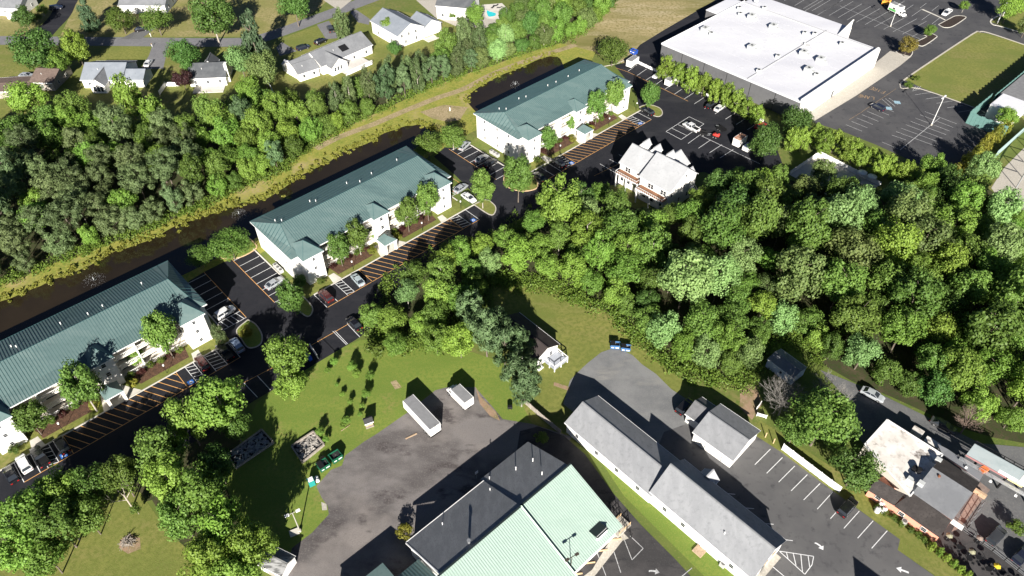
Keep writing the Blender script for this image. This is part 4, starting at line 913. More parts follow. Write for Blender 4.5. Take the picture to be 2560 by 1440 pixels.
# small sheds
def shed(label, e0, e1, W, ze, zr, roof, wall, name='shed'):
    o, a, L = rect(e0, e1, ze, W); root = thing(name, label, 'shed', o, a)
    gable(root, 0, L, .1, W, ze, zr, wall, roof, .15)
    MB().box(L * .35, L * .65, .02, .1, 0, ze * .8).build('door', wood_grey, root)
    return root
shed('grey metal-roofed shed at the bottom edge beside the gravel yard', (646, 1412), (702, 1440), 3.6, 2.2, 3.0, mat('striped_metal_roof', (.28, .28, .28), .5, [((.10, .10, .10), 1.3, .45, .55, (R(-20), .2))]), white_wall)
shed('small white shed by the shaded driveway left of the rambling house', (704, 160), (722, 168), 3.0, 2.4, 3.2, membrane, white_wall)
# ------------------------------------------------------------------ trees: crown meshes shared between trees of a kind
rng = np.random.default_rng(11)
def quads(name, C, N, S, asp, m, rs=rng):
    """leaf sprays: centres C, normals N, half sizes S, aspect asp -> one mesh of quads"""
    n = len(C); N = N / np.maximum(np.linalg.norm(N, axis=1, keepdims=True), 1e-6)
    a = np.cross(N, rs.normal(size=(n, 3))); a /= np.maximum(np.linalg.norm(a, axis=1, keepdims=True), 1e-6)
    b = np.cross(N, a); S = np.asarray(S).reshape(-1, 1) * np.ones((n, 1))
    V = np.empty((n, 4, 3)); k = S * asp
    V[:, 0] = C - a * S; V[:, 1] = C - b * k; V[:, 2] = C + a * S; V[:, 3] = C + b * k
    V[:, 1] += N * S * .18; V[:, 3] += N * S * .18
    me = bpy.data.meshes.new(name)
    me.vertices.add(n * 4); me.vertices.foreach_set('co', V.reshape(-1).astype(np.float32))
    me.loops.add(n * 4); me.loops.foreach_set('vertex_index', np.arange(n * 4, dtype=np.int32))
    me.polygons.add(n); me.polygons.foreach_set('loop_start', np.arange(0, n * 4, 4, dtype=np.int32)); me.polygons.foreach_set('loop_total', np.full(n, 4, dtype=np.int32))
    me.materials.append(m); me.update(calc_edges=True); me.validate()
    return me
def sph(n, rs):
    v = rs.normal(size=(n, 3)); return v / np.linalg.norm(v, axis=1, keepdims=True)
def lobes(n, rs, shape):
    """lobe centres and radii inside a unit crown of the given shape"""
    out = []
    while len(out) < n:
        p = rs.uniform(-1, 1, 3)
        r = math.hypot(p[0], p[1]); z = p[2]
        if shape == 'round': ok = r * r + z * z < .62 and z > -.72
        elif shape == 'oval': ok = r * r + z * z < .70 and z > -.62
        elif shape == 'cone': ok = r < .80 * (1 - (z + 1) / 2) ** .8 + .03 and z < .93
        elif shape == 'flame': ok = r < .72 * math.sin(math.pi * min(1, (1 - z) / 2 * .72 + .08)) and -.9 < z < .9
        elif shape == 'pine': ok = r * r / .72 + (z - .1) ** 2 / .75 < 1 and z > -.55
        if ok and (r > .28 or z > .3 or rs.random() < .3): out.append(p)
    return np.array(out)
def crown(name, m, seed, shape='round', nl=44, per=150, lr=(.19, .33), leaf=.045, asp=.7, out=.8, flat=1.0):
    rs = np.random.default_rng(seed)
    L = lobes(nl, rs, shape); C, N, S = [], [], []
    for c in L:
        r = rs.uniform(*lr)
        if shape == 'cone': r *= .45 + .55 * (1 - (c[2] + 1) / 2)
        d = sph(per, rs); d[:, 2] *= flat
        q = c + d * r * rs.uniform(.55, 1.08, (per, 1))
        nn = d * out + (c / (np.linalg.norm(c) + .3)) * .5 + rs.normal(size=(per, 3)) * .45; nn[:, 2] += .25
        C.append(q); N.append(nn); S.append(leaf * rs.uniform(.6, 1.35, per))
    return quads(name, np.concatenate(C), np.concatenate(N), np.concatenate(S), asp, m, rs)
KINDS = {}
def kind(key, label, c, c2, shape, nv=3, hz=.9, trunk=.42, hue=.014, val=.24, trans=.36, **kw):
    m = leafmat('leaves_' + key, c, c2, trans, hue, val)
    KINDS[key] = dict(label=label, me=[crown('crown', m, 100 * (len(KINDS) + 1) + i, shape, **kw) for i in range(nv)], hz=hz, trunk=trunk)
kind('oak', 'mid-green broadleaf', (0.092, 0.166, 0.030), (0.164, 0.257, 0.051), 'round', 5, .95)
kind('maple', 'bright green broadleaf', (0.125, 0.231, 0.033), (0.224, 0.353, 0.066), 'round', 5, .95)
kind('poplar', 'silvery broadleaf', (0.164, 0.273, 0.083), (0.282, 0.419, 0.147), 'round', 4, 1.0)
kind('locust', 'yellow-green broadleaf', (0.143, 0.240, 0.032), (0.238, 0.355, 0.060), 'round', 4, .95)
kind('dark', 'dark green broadleaf', (0.059, 0.122, 0.026), (0.111, 0.202, 0.045), 'round', 4, .95)
kind('olive', 'olive-brown broadleaf', (0.105, 0.157, 0.045), (0.184, 0.238, 0.075), 'round', 3, .95)
kind('pine', 'grey-olive pine', (0.110, 0.159, 0.060), (0.195, 0.254, 0.104), 'pine', 5, .95, trunk=.7, leaf=.080, asp=.22, nl=46, per=90, lr=(.17, .27), out=1.0, flat=.75)
kind('whitepine', 'blue-green feathery pine', (0.093, 0.164, 0.063), (0.177, 0.263, 0.119), 'pine', 4, 1.45, trunk=.55, leaf=.095, asp=.2, nl=46, per=90, lr=(.18, .28), out=.9, flat=.5)
kind('cedar', 'dark bushy cedar', (0.086, 0.132, 0.045), (0.164, 0.217, 0.085), 'flame', 4, 1.5, leaf=.070, asp=.35, nl=60, per=64, lr=(.15, .24), trunk=.35)
kind('spruce', 'dark conical spruce', (0.065, 0.119, 0.058), (0.132, 0.195, 0.100), 'cone', 3, 1.9, leaf=.070, asp=.35, nl=70, per=60, lr=(.22, .34), flat=.5, trunk=.3)
kind('arbor', 'light green conical arborvitae', (0.164, 0.253, 0.033), (0.270, 0.368, 0.067), 'flame', 4, 1.45, leaf=.060, asp=.5, nl=60, per=64, lr=(.14, .22), trunk=.25)
kind('lot', 'neat street tree', (0.098, 0.185, 0.033), (0.177, 0.288, 0.060), 'oval', 4, 1.5, leaf=.055, nl=52, per=100, lr=(.20, .30), trunk=.8)
kind('ovalbush', 'smooth rounded clipped tree', (0.087, 0.159, 0.026), (0.148, 0.230, 0.046), 'oval', 3, .78, leaf=.042, nl=70, per=80, lr=(.22, .30), trunk=.35)
kind('purple', 'purple-leaved tree', (.028, .012, .012), (.060, .025, .022), 'round', 1, .95, trans=.1)
kind('autumn', 'bronze-tinged rounded tree', (0.151, 0.129, 0.029), (0.238, 0.190, 0.043), 'oval', 1, .85, leaf=.055, nl=56, per=70, lr=(.22, .30), trunk=.5)
kind('shrub', 'low green shrub', (0.075, 0.121, 0.020), (0.137, 0.192, 0.033), 'oval', 3, .75, leaf=.10, nl=22, per=46, lr=(.26, .40), trunk=.12)
kind('shrub_yellow', 'low yellow-green shrub', (0.186, 0.205, 0.027), (0.285, 0.281, 0.044), 'oval', 2, .75, leaf=.10, nl=22, per=46, lr=(.26, .40), trunk=.12)
kind('shrub_red', 'low dark red shrub', (.045, .016, .014), (.085, .032, .024), 'oval', 1, .75, leaf=.10, nl=22, per=46, lr=(.26, .40), trunk=.12)
def trunk_mesh(seed, m, limbs=6, spread=.55):
    rs = random.Random(seed); b = MB(); p = Vector((0, 0, -.02)); r = .035
    for k in range(4):
        q = Vector((rs.uniform(-.02, .02), rs.uniform(-.02, .02), (k + 1) * .25)); b.tube(p, q, r, r * .8, 7); p, r = q, r * .8
        if k >= 1:
            for _ in range(limbs // 3):
                a = rs.uniform(0, 6.28); e = q + Vector((math.cos(a), math.sin(a), rs.uniform(.4, .9))) * rs.uniform(.2, .36) * spread * 1.6
                b.tube(q, e, r * .55, r * .2, 5)
    return b.mesh('trunk', m)
TRUNKS = [trunk_mesh(i, bark) for i in range(4)] + [trunk_mesh(9, bark_pale)]
NT = [0]
NAME = dict(maple='bright_broadleaf_tree', poplar='silvery_broadleaf_tree', locust='yellow_green_tree', dark='dark_broadleaf_tree', olive='brownish_broadleaf_tree', purple='purple_tree', autumn='bronze_tree', pine='pine_tree', whitepine='pine_tree', cedar='cedar_tree', spruce='spruce_tree', arbor='arborvitae', shrub='shrub', shrub_yellow='shrub', shrub_red='shrub', ovalbush='clipped_tree', lot='street_tree')
def tree_at(p, r, k, label, group=None, hz=None, lift=None, cat=None, name=None):
    """tree with crown radius r standing at ground point p"""
    K = KINDS[k]; NT[0] += 1; rs = random.Random(NT[0] * 31 + 5)
    h = r * (hz or K['hz']) * rs.uniform(.93, 1.1); zc = h * .93 + r * (K['trunk'] if lift is None else lift)
    t = thing(name or NAME.get(k, 'broadleaf_tree'), label, cat or ('shrub' if 'shrub' in k else 'tree'), (p[0], p[1], 0), rs.uniform(0, 6.28), group)
    s = max(r * 1.1, zc * .55)
    link('trunk', TRUNKS[NT[0] % 5], t, (0, 0, 0), None, (s, s, zc + h * .35))
    link('crown', K['me'][NT[0] % len(K['me'])], t, (0, 0, zc), None, (r * rs.uniform(.95, 1.06), r * rs.uniform(.95, 1.06), h))
    return t
def zc_of(r, k): return r * KINDS[k]['hz'] * .93 + r * KINDS[k]['trunk']
def tree(u, v, rpx, k, label, group=None, tall=False, **kw):
    """tree whose crown centre shows at (u, v) with radius rpx photo pixels"""
    r = rpx * mpp(u, v, 5)
    for _ in range(2): r = rpx * mpp(u, v, zc_of(r, k))
    p = at(u, v, r * 1.15 * .93 + r * .75 if tall else zc_of(r, k)); return tree_at(p, r, k, label, group, **kw)

# ---- trees that can be told apart
T = [
 (210, 22, 27, 'spruce', 'rounded dark conifer on the dry corner lawn by the side road'),
 (300, 46, 38, 'ovalbush', 'first round green bush before the top white house, left of pair'),
 (389, 46, 42, 'ovalbush', 'second round green bush before the top white house, by the dark car'),
 (527, 36, 58, 'dark', 'very large round dark bushy tree on the upper lawn'),
 (735, 10, 45, 'dark', 'dark green round tree at the top edge by the pale driveway'),
 (628, 82, 44, 'spruce', 'tall conical spruce casting a long shadow across the street'),
 (457, 138, 44, 'dark', 'dark round tree between the shadowed street and charcoal roof'),
 (88, 122, 58, 'dark', 'broad dark tree by the street at the left'),
 (140, 150, 36, 'maple', 'small bright green tree behind the brown roof'),
 (186, 112, 42, 'locust', 'yellowish thin tree beside the street shadow'),
 (455, 196, 27, 'purple', 'dark purple tree before the charcoal-roofed house'),
 (65, 242, 50, 'locust', 'golden yellow-green tree at the left edge below the brown roof'),
 (316, 238, 42, 'arbor', 'tall bright cone tree in front of the blue-grey roofed house'),
 (385, 292, 46, 'arbor', 'second bright cone tree, below the white garden fence'),
 (622, 216, 35, 'maple', 'bright green tree beside the patio of the charcoal-roofed house'),
 (600, 152, 40, 'poplar', 'pale thin-leaved tree below the spruce'),
 (655, 165, 48, 'olive', 'olive tree right of the charcoal-roofed house'),
 (852, 58, 27, 'cedar', 'blue-green conifer beside the parked pickup on the street'),
 (970, 62, 24, 'maple', 'light green tree in front of the two-storey blue-roofed house'),
 (1190, 40, 30, 'maple', 'light green round tree left of the turquoise pool'),
 (1131, 38, 11, 'ovalbush', 'little round bush by the concrete walk near the pool'),
 (1150, 52, 12, 'shrub', 'low shrub at the end of the concrete walk'),
 (60, 42, 32, 'dark', 'dark shrub mass by the top left house'),
 (105, 24, 16, 'ovalbush', 'small clipped bush beside the dark car at the top left'),
 (92, 42, 13, 'ovalbush', 'small ball shrub before the top left house'),
 (178, 262, 46, 'oak', 'broad tree between golden tree and cone trees'),
 (120, 300, 40, 'oak', 'green tree behind the golden tree at the wood edge'),
 (985, 118, 20, 'dark', 'dark bush on the back lawn below the blue-roofed house'),
 (1132, 341, 37, 'ovalbush', 'smooth rounded tree at the head of the near pond'),
 (1070, 362, 38, 'ovalbush', 'smooth leaning tree over the pond beside the middle block'),
 (572, 606, 54, 'ovalbush', 'large smooth rounded tree at the left end of the middle block'),
 (498, 640, 36, 'ovalbush', 'low smooth tree between the left and middle blocks'),
 (1533, 124, 42, 'ovalbush', 'big smooth oval tree behind the far block by the service drive'),
 (196, 958, 54, 'lot', 'dense tree at the entry of the left block'),
 (70, 1042, 38, 'lot', 'street tree near the left end of the left block front'),
 (402, 830, 46, 'lot', 'tall street tree near the right end of the left block front'),
 (336, 892, 24, 'maple', 'thin young tree before the balconies of the left block'),
 (846, 617, 30, 'lot', 'first street tree from the left before the middle block'),
 (893, 588, 30, 'lot', 'second street tree from the left before the middle block'),
 (932, 580, 16, 'maple', 'thin sapling beside the entry of the middle block'),
 (1016, 526, 32, 'lot', 'street tree just right of the middle block entry'),
 (1066, 497, 32, 'lot', 'rightmost street tree before the middle block'),
 (727, 742, 34, 'lot', 'street tree on the corner island of the middle block'),
 (750, 702, 20, 'dark', 'dark small tree against the end tower of the middle block'),
 (1372, 343, 25, 'lot', 'first street tree from the left before the far block'),
 (1428, 305, 15, 'lot', 'slim street tree left of the far block entry'),
 (1493, 256, 29, 'lot', 'street tree right of the far block entry'),
 (1536, 236, 27, 'lot', 'rightmost street tree before the far block'),
 (1205, 462, 34, 'lot', 'street tree on the island between middle and far blocks'),
 (1296, 436, 40, 'lot', 'wide round street tree on the island at the near corner of the far block'),
 (1626, 232, 26, 'lot', 'street tree on the island by the black vehicle at the far block'),
 (545, 835, 22, 'cedar', 'scrubby cedar against the end of the left block'),
 (612, 828, 20, 'shrub_yellow', 'yellowish small shrub on the island beside the left block'),
 (1992, 300, 46, 'dark', 'large dark tree at the near corner of the store'),
 (1915, 352, 46, 'dark', 'large dark tree behind the white storage trailers'),
 (2334, 412, 38, 'maple', 'light green tree leaning over the near edge of the store lot'),
 (2325, 74, 17, 'maple', 'small light green tree on the mulch island in the store lot'),
 (2271, 112, 24, 'autumn', 'bronze-leaved round tree at the store corner'),
 (2412, 14, 14, 'maple', 'small tree on the island beside the white pickup'),
 (2528, 16, 34, 'locust', 'yellow-green tree at the top right corner'),
 (2570, 62, 26, 'olive', 'brownish tree at the right edge by the light pole'),
 (2521, 292, 28, 'maple', 'light green tree beside the white block of the warehouse'),
 (2290, 196, 10, 'shrub', 'first low shrub at the corner of the grass field'),
 (2272, 212, 11, 'shrub', 'second low shrub on the corner island of the grass field'),
 (2140, 1172, 62, 'dark', 'dense dark round tree overlapping the restaurant roof'),
 (2060, 1046, 92, 'oak', 'very large tree with bare twigs beside the gravel road'),
 (2100, 1060, 50, 'dark', 'dark tree joined to the large twiggy tree'),
 (1990, 1070, 52, 'oak', 'tree over the white fence below the twiggy tree'),
 (2460, 420, 40, 'poplar', 'pale feathery tree beside the grey loading area at the right'),
 (712, 890, 62, 'maple', 'big light tree standing between the outer parking stalls'),
 (725, 960, 46, 'maple', 'lower light tree at the foot of the outer stalls'),
 (1215, 815, 62, 'whitepine', 'feathery pine left of the clearing house'),
 (1262, 862, 58, 'whitepine', 'feathery pine against the clearing house roof'),
 (1305, 950, 58, 'whitepine', 'tall feathery pine in front of the clearing house'),
 (1302, 868, 40, 'whitepine', 'feathery pine leaning over the ridge of the clearing house'),
 (1180, 780, 44, 'whitepine', 'smaller feathery pine at the wood edge'),
 (1150, 850, 52, 'locust', 'yellow-green tree before the feathery pines'),
 (1090, 850, 44, 'maple', 'bright tree at the top of the yard lawn'),
 (940, 872, 30, 'shrub', 'wide green bush at the top of the yard lawn'),
 (985, 860, 34, 'maple', 'low bright tree above the yard lawn'),
 (2058, 432, 36, 'olive', 'dark olive tree over the fenced pool terrace'),
 (2010, 460, 30, 'olive', 'smaller olive tree at the left corner of the pool terrace'),
 (2126, 464, 30, 'oak', 'green tree over the umbrella side of the pool terrace'),
 # lower left group
 (545, 1000, 66, 'maple', 'tall light tree above the rubble plot'),
 (468, 1052, 52, 'maple', 'light tree overhanging the striped bays of the left block'),
 (585, 1062, 40, 'oak', 'tree shading the rubble plot'),
 (398, 1120, 60, 'oak', 'large tree overhanging the drive below the left block'),
 (420, 1200, 56, 'maple', 'tall tree at the head of the lower left copse'),
 (500, 1230, 62, 'maple', 'broad crown in the middle of the lower left copse'),
 (450, 1290, 52, 'oak', 'tree on the lawn side of the lower left copse'),
 (560, 1310, 62, 'locust', 'yellow-green crown in the lower left copse'),
 (630, 1370, 58, 'locust', 'yellow-green crown beside the grey bottom-edge shed'),
 (520, 1395, 64, 'locust', 'broad crown at the bottom edge of the lower left copse'),
 (590, 1440, 60, 'maple', 'crown cut by the bottom edge beside the shed'),
 (540, 1160, 44, 'dark', 'shaded tree behind the lower left copse'),
 (300, 1190, 48, 'oak', 'tree with a bare pale top above the brush pile lawn'),
 (225, 1215, 52, 'oak', 'tree left of the bare-topped one by the drive'),
 (150, 1225, 52, 'maple', 'tree screening the blue car on the drive'),
 (60, 1290, 66, 'maple', 'broad tree at the left edge below the drive'),
 (140, 1310, 60, 'oak', 'broad tree above the lower left lawn'),
 (30, 1365, 62, 'maple', 'tree at the left edge above the bottom corner'),
 (110, 1385, 52, 'maple', 'tree nearest the bottom left corner lawn'),
 (215, 1290, 46, 'oak', 'tree at the right end of the lower left thicket'),
 (338, 1272, 13, 'shrub', 'lone dark shrub on the lower left lawn'),
 (1352, 1095, 20, 'shrub', 'shrub at the end of the pale board fence'),
 (2540, 1320, 22, 'shrub', 'shrub at the right edge by the dining terrace'),
 (1010, 1330, 24, 'shrub_yellow', 'yellowish bush at the rear corner of the mint-roofed building'),
]
for u, v, r, k, lab in T:
    if u < 700 and v > 980: tree(u, v, r * 1.12, k, lab, hz=1.15, lift=.75, tall=True)
    else: tree(u, v, r, k, lab)
# rows that are alike: conical screens and hedges
HR = 'conical evergreens screening the store wall'
for i, (u, v, r) in enumerate(((1667, 160, 24), (1700, 176, 22), (1730, 190, 24), (1762, 202, 22), (1790, 220, 22), (1820, 232, 22), (1845, 248, 22), (1872, 262, 22), (1895, 280, 20))):
    tree(u, v, r * 1.22, 'arbor', '%s conical evergreen from the far end of the row against the store wall' % ('first second third fourth fifth sixth seventh eighth ninth'.split()[i]), HR, hz=1.25)
ORD = 'first second third fourth fifth sixth seventh eighth ninth tenth eleventh twelfth thirteenth fourteenth fifteenth sixteenth seventeenth eighteenth nineteenth twentieth'.split()
hp = smooth_line([Vector((u, v, 0)) for u, v in ((1985, 345), (2040, 335), (2090, 352), (2140, 372), (2180, 392), (2225, 412), (2270, 430), (2300, 450))], 2)
for i, q in enumerate(hp): tree(q.x, q.y + (6 if i % 2 else -4), 25 if i % 3 else 29, 'arbor', '%s tall evergreen from the store corner in the hedge along its lot' % ORD[i], 'evergreens hedging the store lot', hz=1.3)
for i in range(9):
    t = i / 8; tree(2392 + 118 * t, 432 - 108 * t, 17, 'shrub_yellow', '%s yellow-green hedge bush from the wood, along the warehouse wall' % ORD[i], 'yellow hedge at the right edge', hz=1.3)
for i in range(8):
    t = i / 7; tree(2332 + 125 * t, 1366 + 100 * t, 12 , 'arbor', '%s small cone shrub from the salmon wall along the dining terrace' % ORD[i], 'cone shrubs along the terrace', hz=1.5)
for i in range(7):
    t = i / 6; tree(2195 + 120 * t, 1268 + 82 * t, 12, 'shrub', '%s low shrub from the propane tank end under the salmon wall' % ORD[i], 'shrubs under the salmon wall')
# foundation shrubs before the blocks
for o, nm in ((O1, 'left'), (O2, 'middle'), (O3, 'far')):
    for i in range(6): tree_at(loc(o, 27.6 + i * 2.1, 19.2 + .3 * (i % 2)), 1.0, ('shrub', 'shrub_red')[i % 3 == 1], '%s foundation shrub right of the %s block entry' % (ORD[i], nm), 'foundation shrubs')
    for i in range(5): tree_at(loc(o, 9.2 + i * 2.3, 19.3), 1.0, ('shrub_red', 'shrub')[i % 2], '%s foundation shrub left of the %s block entry' % (ORD[i], nm), 'foundation shrubs')
    tree_at(loc(o, 27.2, 21.4), 1.25, 'shrub_yellow', 'golden round shrub right of the %s block entry walk' % nm)
    tree_at(loc(o, 19.2, 21.6), 1.2, 'shrub_yellow', 'golden round shrub left of the %s block entry walk' % nm)
    tree_at(loc(o, 4.3, 21.9), 1.2, 'shrub', 'round shrub under the left end tower of the %s block' % nm)
# saplings on the yard lawn
SP = [(835, 905, 12), (880, 918, 15), (892, 935, 13), (842, 962, 6), (856, 985, 8), (875, 1005, 9), (915, 985, 13), (905, 1015, 9), (925, 940, 14), (865, 1050, 13), (858, 1065, 10), (800, 1080, 13), (815, 1098, 10), (820, 925, 10), (900, 1035, 8)]
for i, (u, v, r) in enumerate(SP): tree(u, v, r, 'maple', '%s planted sapling on the yard lawn counting from the top down' % ORD[i] if 0 else ('thin planted sapling on the yard lawn, %s from the top' % ORD[sorted(range(len(SP)), key=lambda j: SP[j][1]).index(i)]), 'saplings on the yard lawn', lift=.6, name='sapling')

# ---- the two woods: every crown its own tree
def inside(p, poly):
    c = False; j = len(poly) - 1
    for i in range(len(poly)):
        a, b = poly[i], poly[j]
        if (a[1] > p[1]) != (b[1] > p[1]) and p[0] < (b[0] - a[0]) * (p[1] - a[1]) / (b[1] - a[1]) + a[0]: c = not c
        j = i
    return c
def wood(px, seed, pick, step, zones, wname, edge, topk):
    rs = random.Random(seed); P = [at(u, v, z) for u, v in px for z in (0, 9)]
    xs, ys = [p.x for p in P], [p.y for p in P]; pts = []; D = np.zeros((2000, 3)); n_ = 0
    for a_, b_ in zip(edge, edge[1:]):               # a close row along the open edge, branched to the ground
        A_, B_ = at(*a_), at(*b_); m_ = max(1, int((B_ - A_).length / 2.2))
        for j in range(m_):
            c_ = A_.lerp(B_, (j + rs.random()) / m_); u, v = img((c_.x, c_.y, 3)); k, r = pick(u, v, rs); r = min(r, rs.uniform(2.6, 4.4))
            q = (c_.x, c_.y + r * .72)
            if n_ and np.any((D[:n_, 0] - q[0]) ** 2 + (D[:n_, 1] - q[1]) ** 2 < (.6 * (r + D[:n_, 2])) ** 2): continue
            D[n_] = (q[0], q[1], r); n_ += 1; pts.append((q[0], q[1], r, k, u, v, 1))
    for _ in range(60000):
        q = (rs.uniform(min(xs), max(xs)), rs.uniform(min(ys), max(ys)))
        u, v = img((q[0], q[1], 6))
        if not (-150 < u < 2720): continue
        k, r = pick(u, v, rs); K = KINDS[k]; zt = r * K['hz'] * 2.0 + r * K['trunk'] * 1.3
        if not (inside(img((q[0], q[1] - r * .75, 1.0)), px) and inside(img((q[0], q[1], zt * topk)), px)): continue
        if n_ and np.any((D[:n_, 0] - q[0]) ** 2 + (D[:n_, 1] - q[1]) ** 2 < (step * (r + D[:n_, 2])) ** 2): continue
        D[n_] = (q[0], q[1], r); n_ += 1; pts.append((q[0], q[1], r, k, u, v))
    by = {}
    for w in pts:
        z = min(zones, key=lambda s: (s[0] - w[4]) ** 2 + (s[1] - w[5]) ** 2 * 2.2)[2]
        by.setdefault((z, w[3]), []).append(w)
    for (z, k), ws in by.items():
        ws.sort(key=lambda w: w[4]); n = len(ws)
        for i, w in enumerate(ws):
            lab = KINDS[k]['label'].replace(' broadleaf', '')
            if n == 1: L = 'only %s tree %s' % (lab, z)
            elif n == 2: L = '%s of two %s trees %s' % (('left', 'right')[i], lab, z)
            else: L = '%s %s tree from the left %s' % (ORD[min(i, 19)], lab, z)
            f_ = (w[0] * 7.3 + w[1] * 3.1) % 1.0; tree_at(w, w[2], k, L, 'trees of the ' + wname, hz=KINDS[k]['hz'] * (.9 + .45 * f_), lift=.12 if len(w) > 6 else KINDS[k]['trunk'] * (.8 + 1.3 * ((f_ * 5.7) % 1.0)))
    return pts
def pickL(u, v, rs):
    q = rs.random()
    if u < 480 and v > 330: k = 'pine' if q < .62 else 'whitepine' if q < .80 and v > 440 else 'oak' if q < .88 else 'maple'
    elif u < 480: k = 'oak' if q < .5 else 'maple' if q < .8 else 'pine'
    elif u < 800: k = 'maple' if q < .62 else 'oak' if q < .82 else 'whitepine' if q < .92 else 'locust'
    elif u < 900: k = 'locust' if q < .35 else 'oak' if q < .6 else 'cedar'
    elif u < 1200: k = 'cedar' if q < .68 else 'whitepine' if q < .84 else 'oak'
    elif u < 1290: k = 'poplar' if q < .3 else 'oak' if q < .75 else 'olive'
    else: k = 'oak' if q < .45 else 'maple' if q < .6 else 'olive' if q < .85 else 'dark'
    r = rs.uniform(3.4, 5.0) if k in ('pine', 'whitepine') else rs.uniform(2.8, 3.8) if k == 'cedar' else rs.uniform(3.3, 5.2)
    return k, r
def pickR(u, v, rs):
    q = rs.random()
    if u < 1500 and v > 560: k = 'maple' if q < .45 else 'oak' if q < .72 else 'poplar' if q < .84 else 'locust'
    elif u > 2380: k = 'maple' if q < .45 else 'locust' if q < .68 else 'oak' if q < .9 else 'poplar'
    elif 1960 < u < 2160 and v < 500: k = 'olive' if q < .7 else 'oak'
    else: k = 'oak' if q < .46 else 'maple' if q < .62 else 'poplar' if q < .77 else 'olive' if q < .88 else 'dark' if q < .97 else 'locust'
    return k, rs.uniform(3.0, 4.2) if rs.random() < .3 else rs.uniform(4.2, 6.6)
ZL = [(60, 380, 'at the left edge below the golden tree'), (200, 400, 'in the pine wood at its upper left'), (60, 560, 'at the left edge above the pond'), (220, 520, 'in the middle of the pine wood'), (330, 420, 'in the pine wood below the cone trees'), (380, 520, 'above the pond bank in the pine wood'), (470, 420, 'where pines meet bright broadleaves'), (520, 340, 'below the white garden fence'), (560, 440, 'above the fountain pond'), (640, 330, 'below the charcoal-roofed house'), (680, 400, 'on the pond bank facing the middle block'), (760, 300, 'below the rambling house annex'), (830, 270, 'below the rear deck'), (930, 250, 'in the cedar belt below the deck lawn'), (1020, 210, 'in the middle of the cedar belt'), (1110, 165, 'in the cedar belt below the pool'), (1210, 115, 'between pool and dirt path'), (1300, 80, 'in the copse right of the pool'), (1400, 40, 'in the copse at the top edge'), (1470, 20, 'beside the dry field')]
ZR = [(990, 790, 'at the left tip of the wood'), (1050, 690, 'beside the drive before the middle block'), (1160, 640, 'along the drive opposite the middle block'), (1290, 610, 'along the drive bend'), (1380, 560, 'opposite the far block'), (1440, 480, 'left of the tall white house'), (1480, 650, 'above the clearing'), (1580, 580, 'below the tall white house'), (1590, 730, 'on the clearing edge'), (1690, 640, 'in the middle left of the big wood'), (1700, 800, 'above the gravel turnaround'), (1780, 480, 'right of the tall white house'), (1810, 720, 'in the heart of the big wood'), (1800, 880, 'above the garage'), (1880, 560, 'below the fenced pool terrace'), (1950, 700, 'in the wood above the mobile home'), (2050, 480, 'over the fenced pool terrace'), (2020, 600, 'below the fenced pool terrace hedge'), (2080, 800, 'right of the mobile home'), (2170, 560, 'below the store lot hedge'), (2180, 700, 'in the right half of the big wood'), (2230, 860, 'above the gravel road'), (2330, 500, 'near the warehouse yard'), (2330, 660, 'in the upper right of the big wood'), (2340, 800, 'in the lower right of the big wood'), (2350, 950, 'along the gravel road bend'), (2480, 560, 'at the right edge by the loading area'), (2490, 720, 'at the right edge of the big wood'), (2490, 880, 'at the right edge above the sign'), (2500, 1010, 'just above the roadside billboard')]
wl = wood(LW, 21, pickL, .64, ZL, 'left wood', LW[20:], .6)
wr = wood(RW, 22, pickR, .64, ZR, 'right wood', RW[18:RW.index((930, 830)) + 1], .9)
# ---- undergrowth at the wood edges and marsh plants along the pond (too small to count)
def scatter(name, label, px_pts, width, hgt, n, m, seed, leaf=.20, jitter=1.0, asp=.7, z0=0.0):
    rs = np.random.default_rng(seed); W = [at(u, v) if not isinstance(u, Vector) else u for u, v in px_pts]
    seg = [(a, b, (b - a).length) for a, b in zip(W, W[1:])]; tot = sum(s[2] for s in seg); C = []
    nc = max(1, n // 40)
    for _ in range(nc):
        d = rs.uniform(0, tot)
        for a, b, l in seg:
            if d < l: break
            d -= l
        t = d / l; p = a.lerp(b, min(t, 1)); nn = Vector((-(b - a).y, (b - a).x, 0)).normalized()
        c = p + nn * rs.normal() * width; h = hgt * rs.uniform(.25, 1.3); r = hgt * rs.uniform(.5, 1.0)
        q = sph(40, rs) * r * rs.uniform(.5, 1.0, (40, 1)); q[:, 2] = np.abs(q[:, 2]) * h / r
        C.append(q + np.array([c.x, c.y, z0]))
    C = np.concatenate(C); N = rs.normal(size=C.shape) * .6 + np.array([0, -.2, .8])
    o = link(name, quads(name, C, N, leaf * rs.uniform(.6, 1.3, len(C)), asp, m, rs)); o['kind'] = 'stuff'; o['label'] = label; o['category'] = 'vegetation'
    return o
und = leafmat('undergrowth_leaves', (.080, .145, .018), (.150, .215, .035), .22, 0, 0)
marsh = leafmat('marsh_leaves', (.150, .170, .022), (.235, .225, .045), .22, 0, 0)
scatter('undergrowth', 'bright low undergrowth along the pond side of the left wood', [(u, v - 7) for u, v in LW[20:]], 1.0, 1.9, 26000, und, 5)
scatter('undergrowth', 'bright low undergrowth along the clearing edge of the right wood', [(u, v + 6) for u, v in RW[24:42]], 1.5, 2.0, 22000, und, 6)
scatter('undergrowth', 'bright low undergrowth along the drive side of the right wood', [(u, v + 10) for u, v in RW[36:] + RW[:1]], 1.5, 1.8, 12000, und, 7)
scatter('marsh_plants', 'yellow-green marsh plants along the far pond edge', [(u, v - 5) for u, v in far1], 1.0, .75, 14000, marsh, 8, .20)
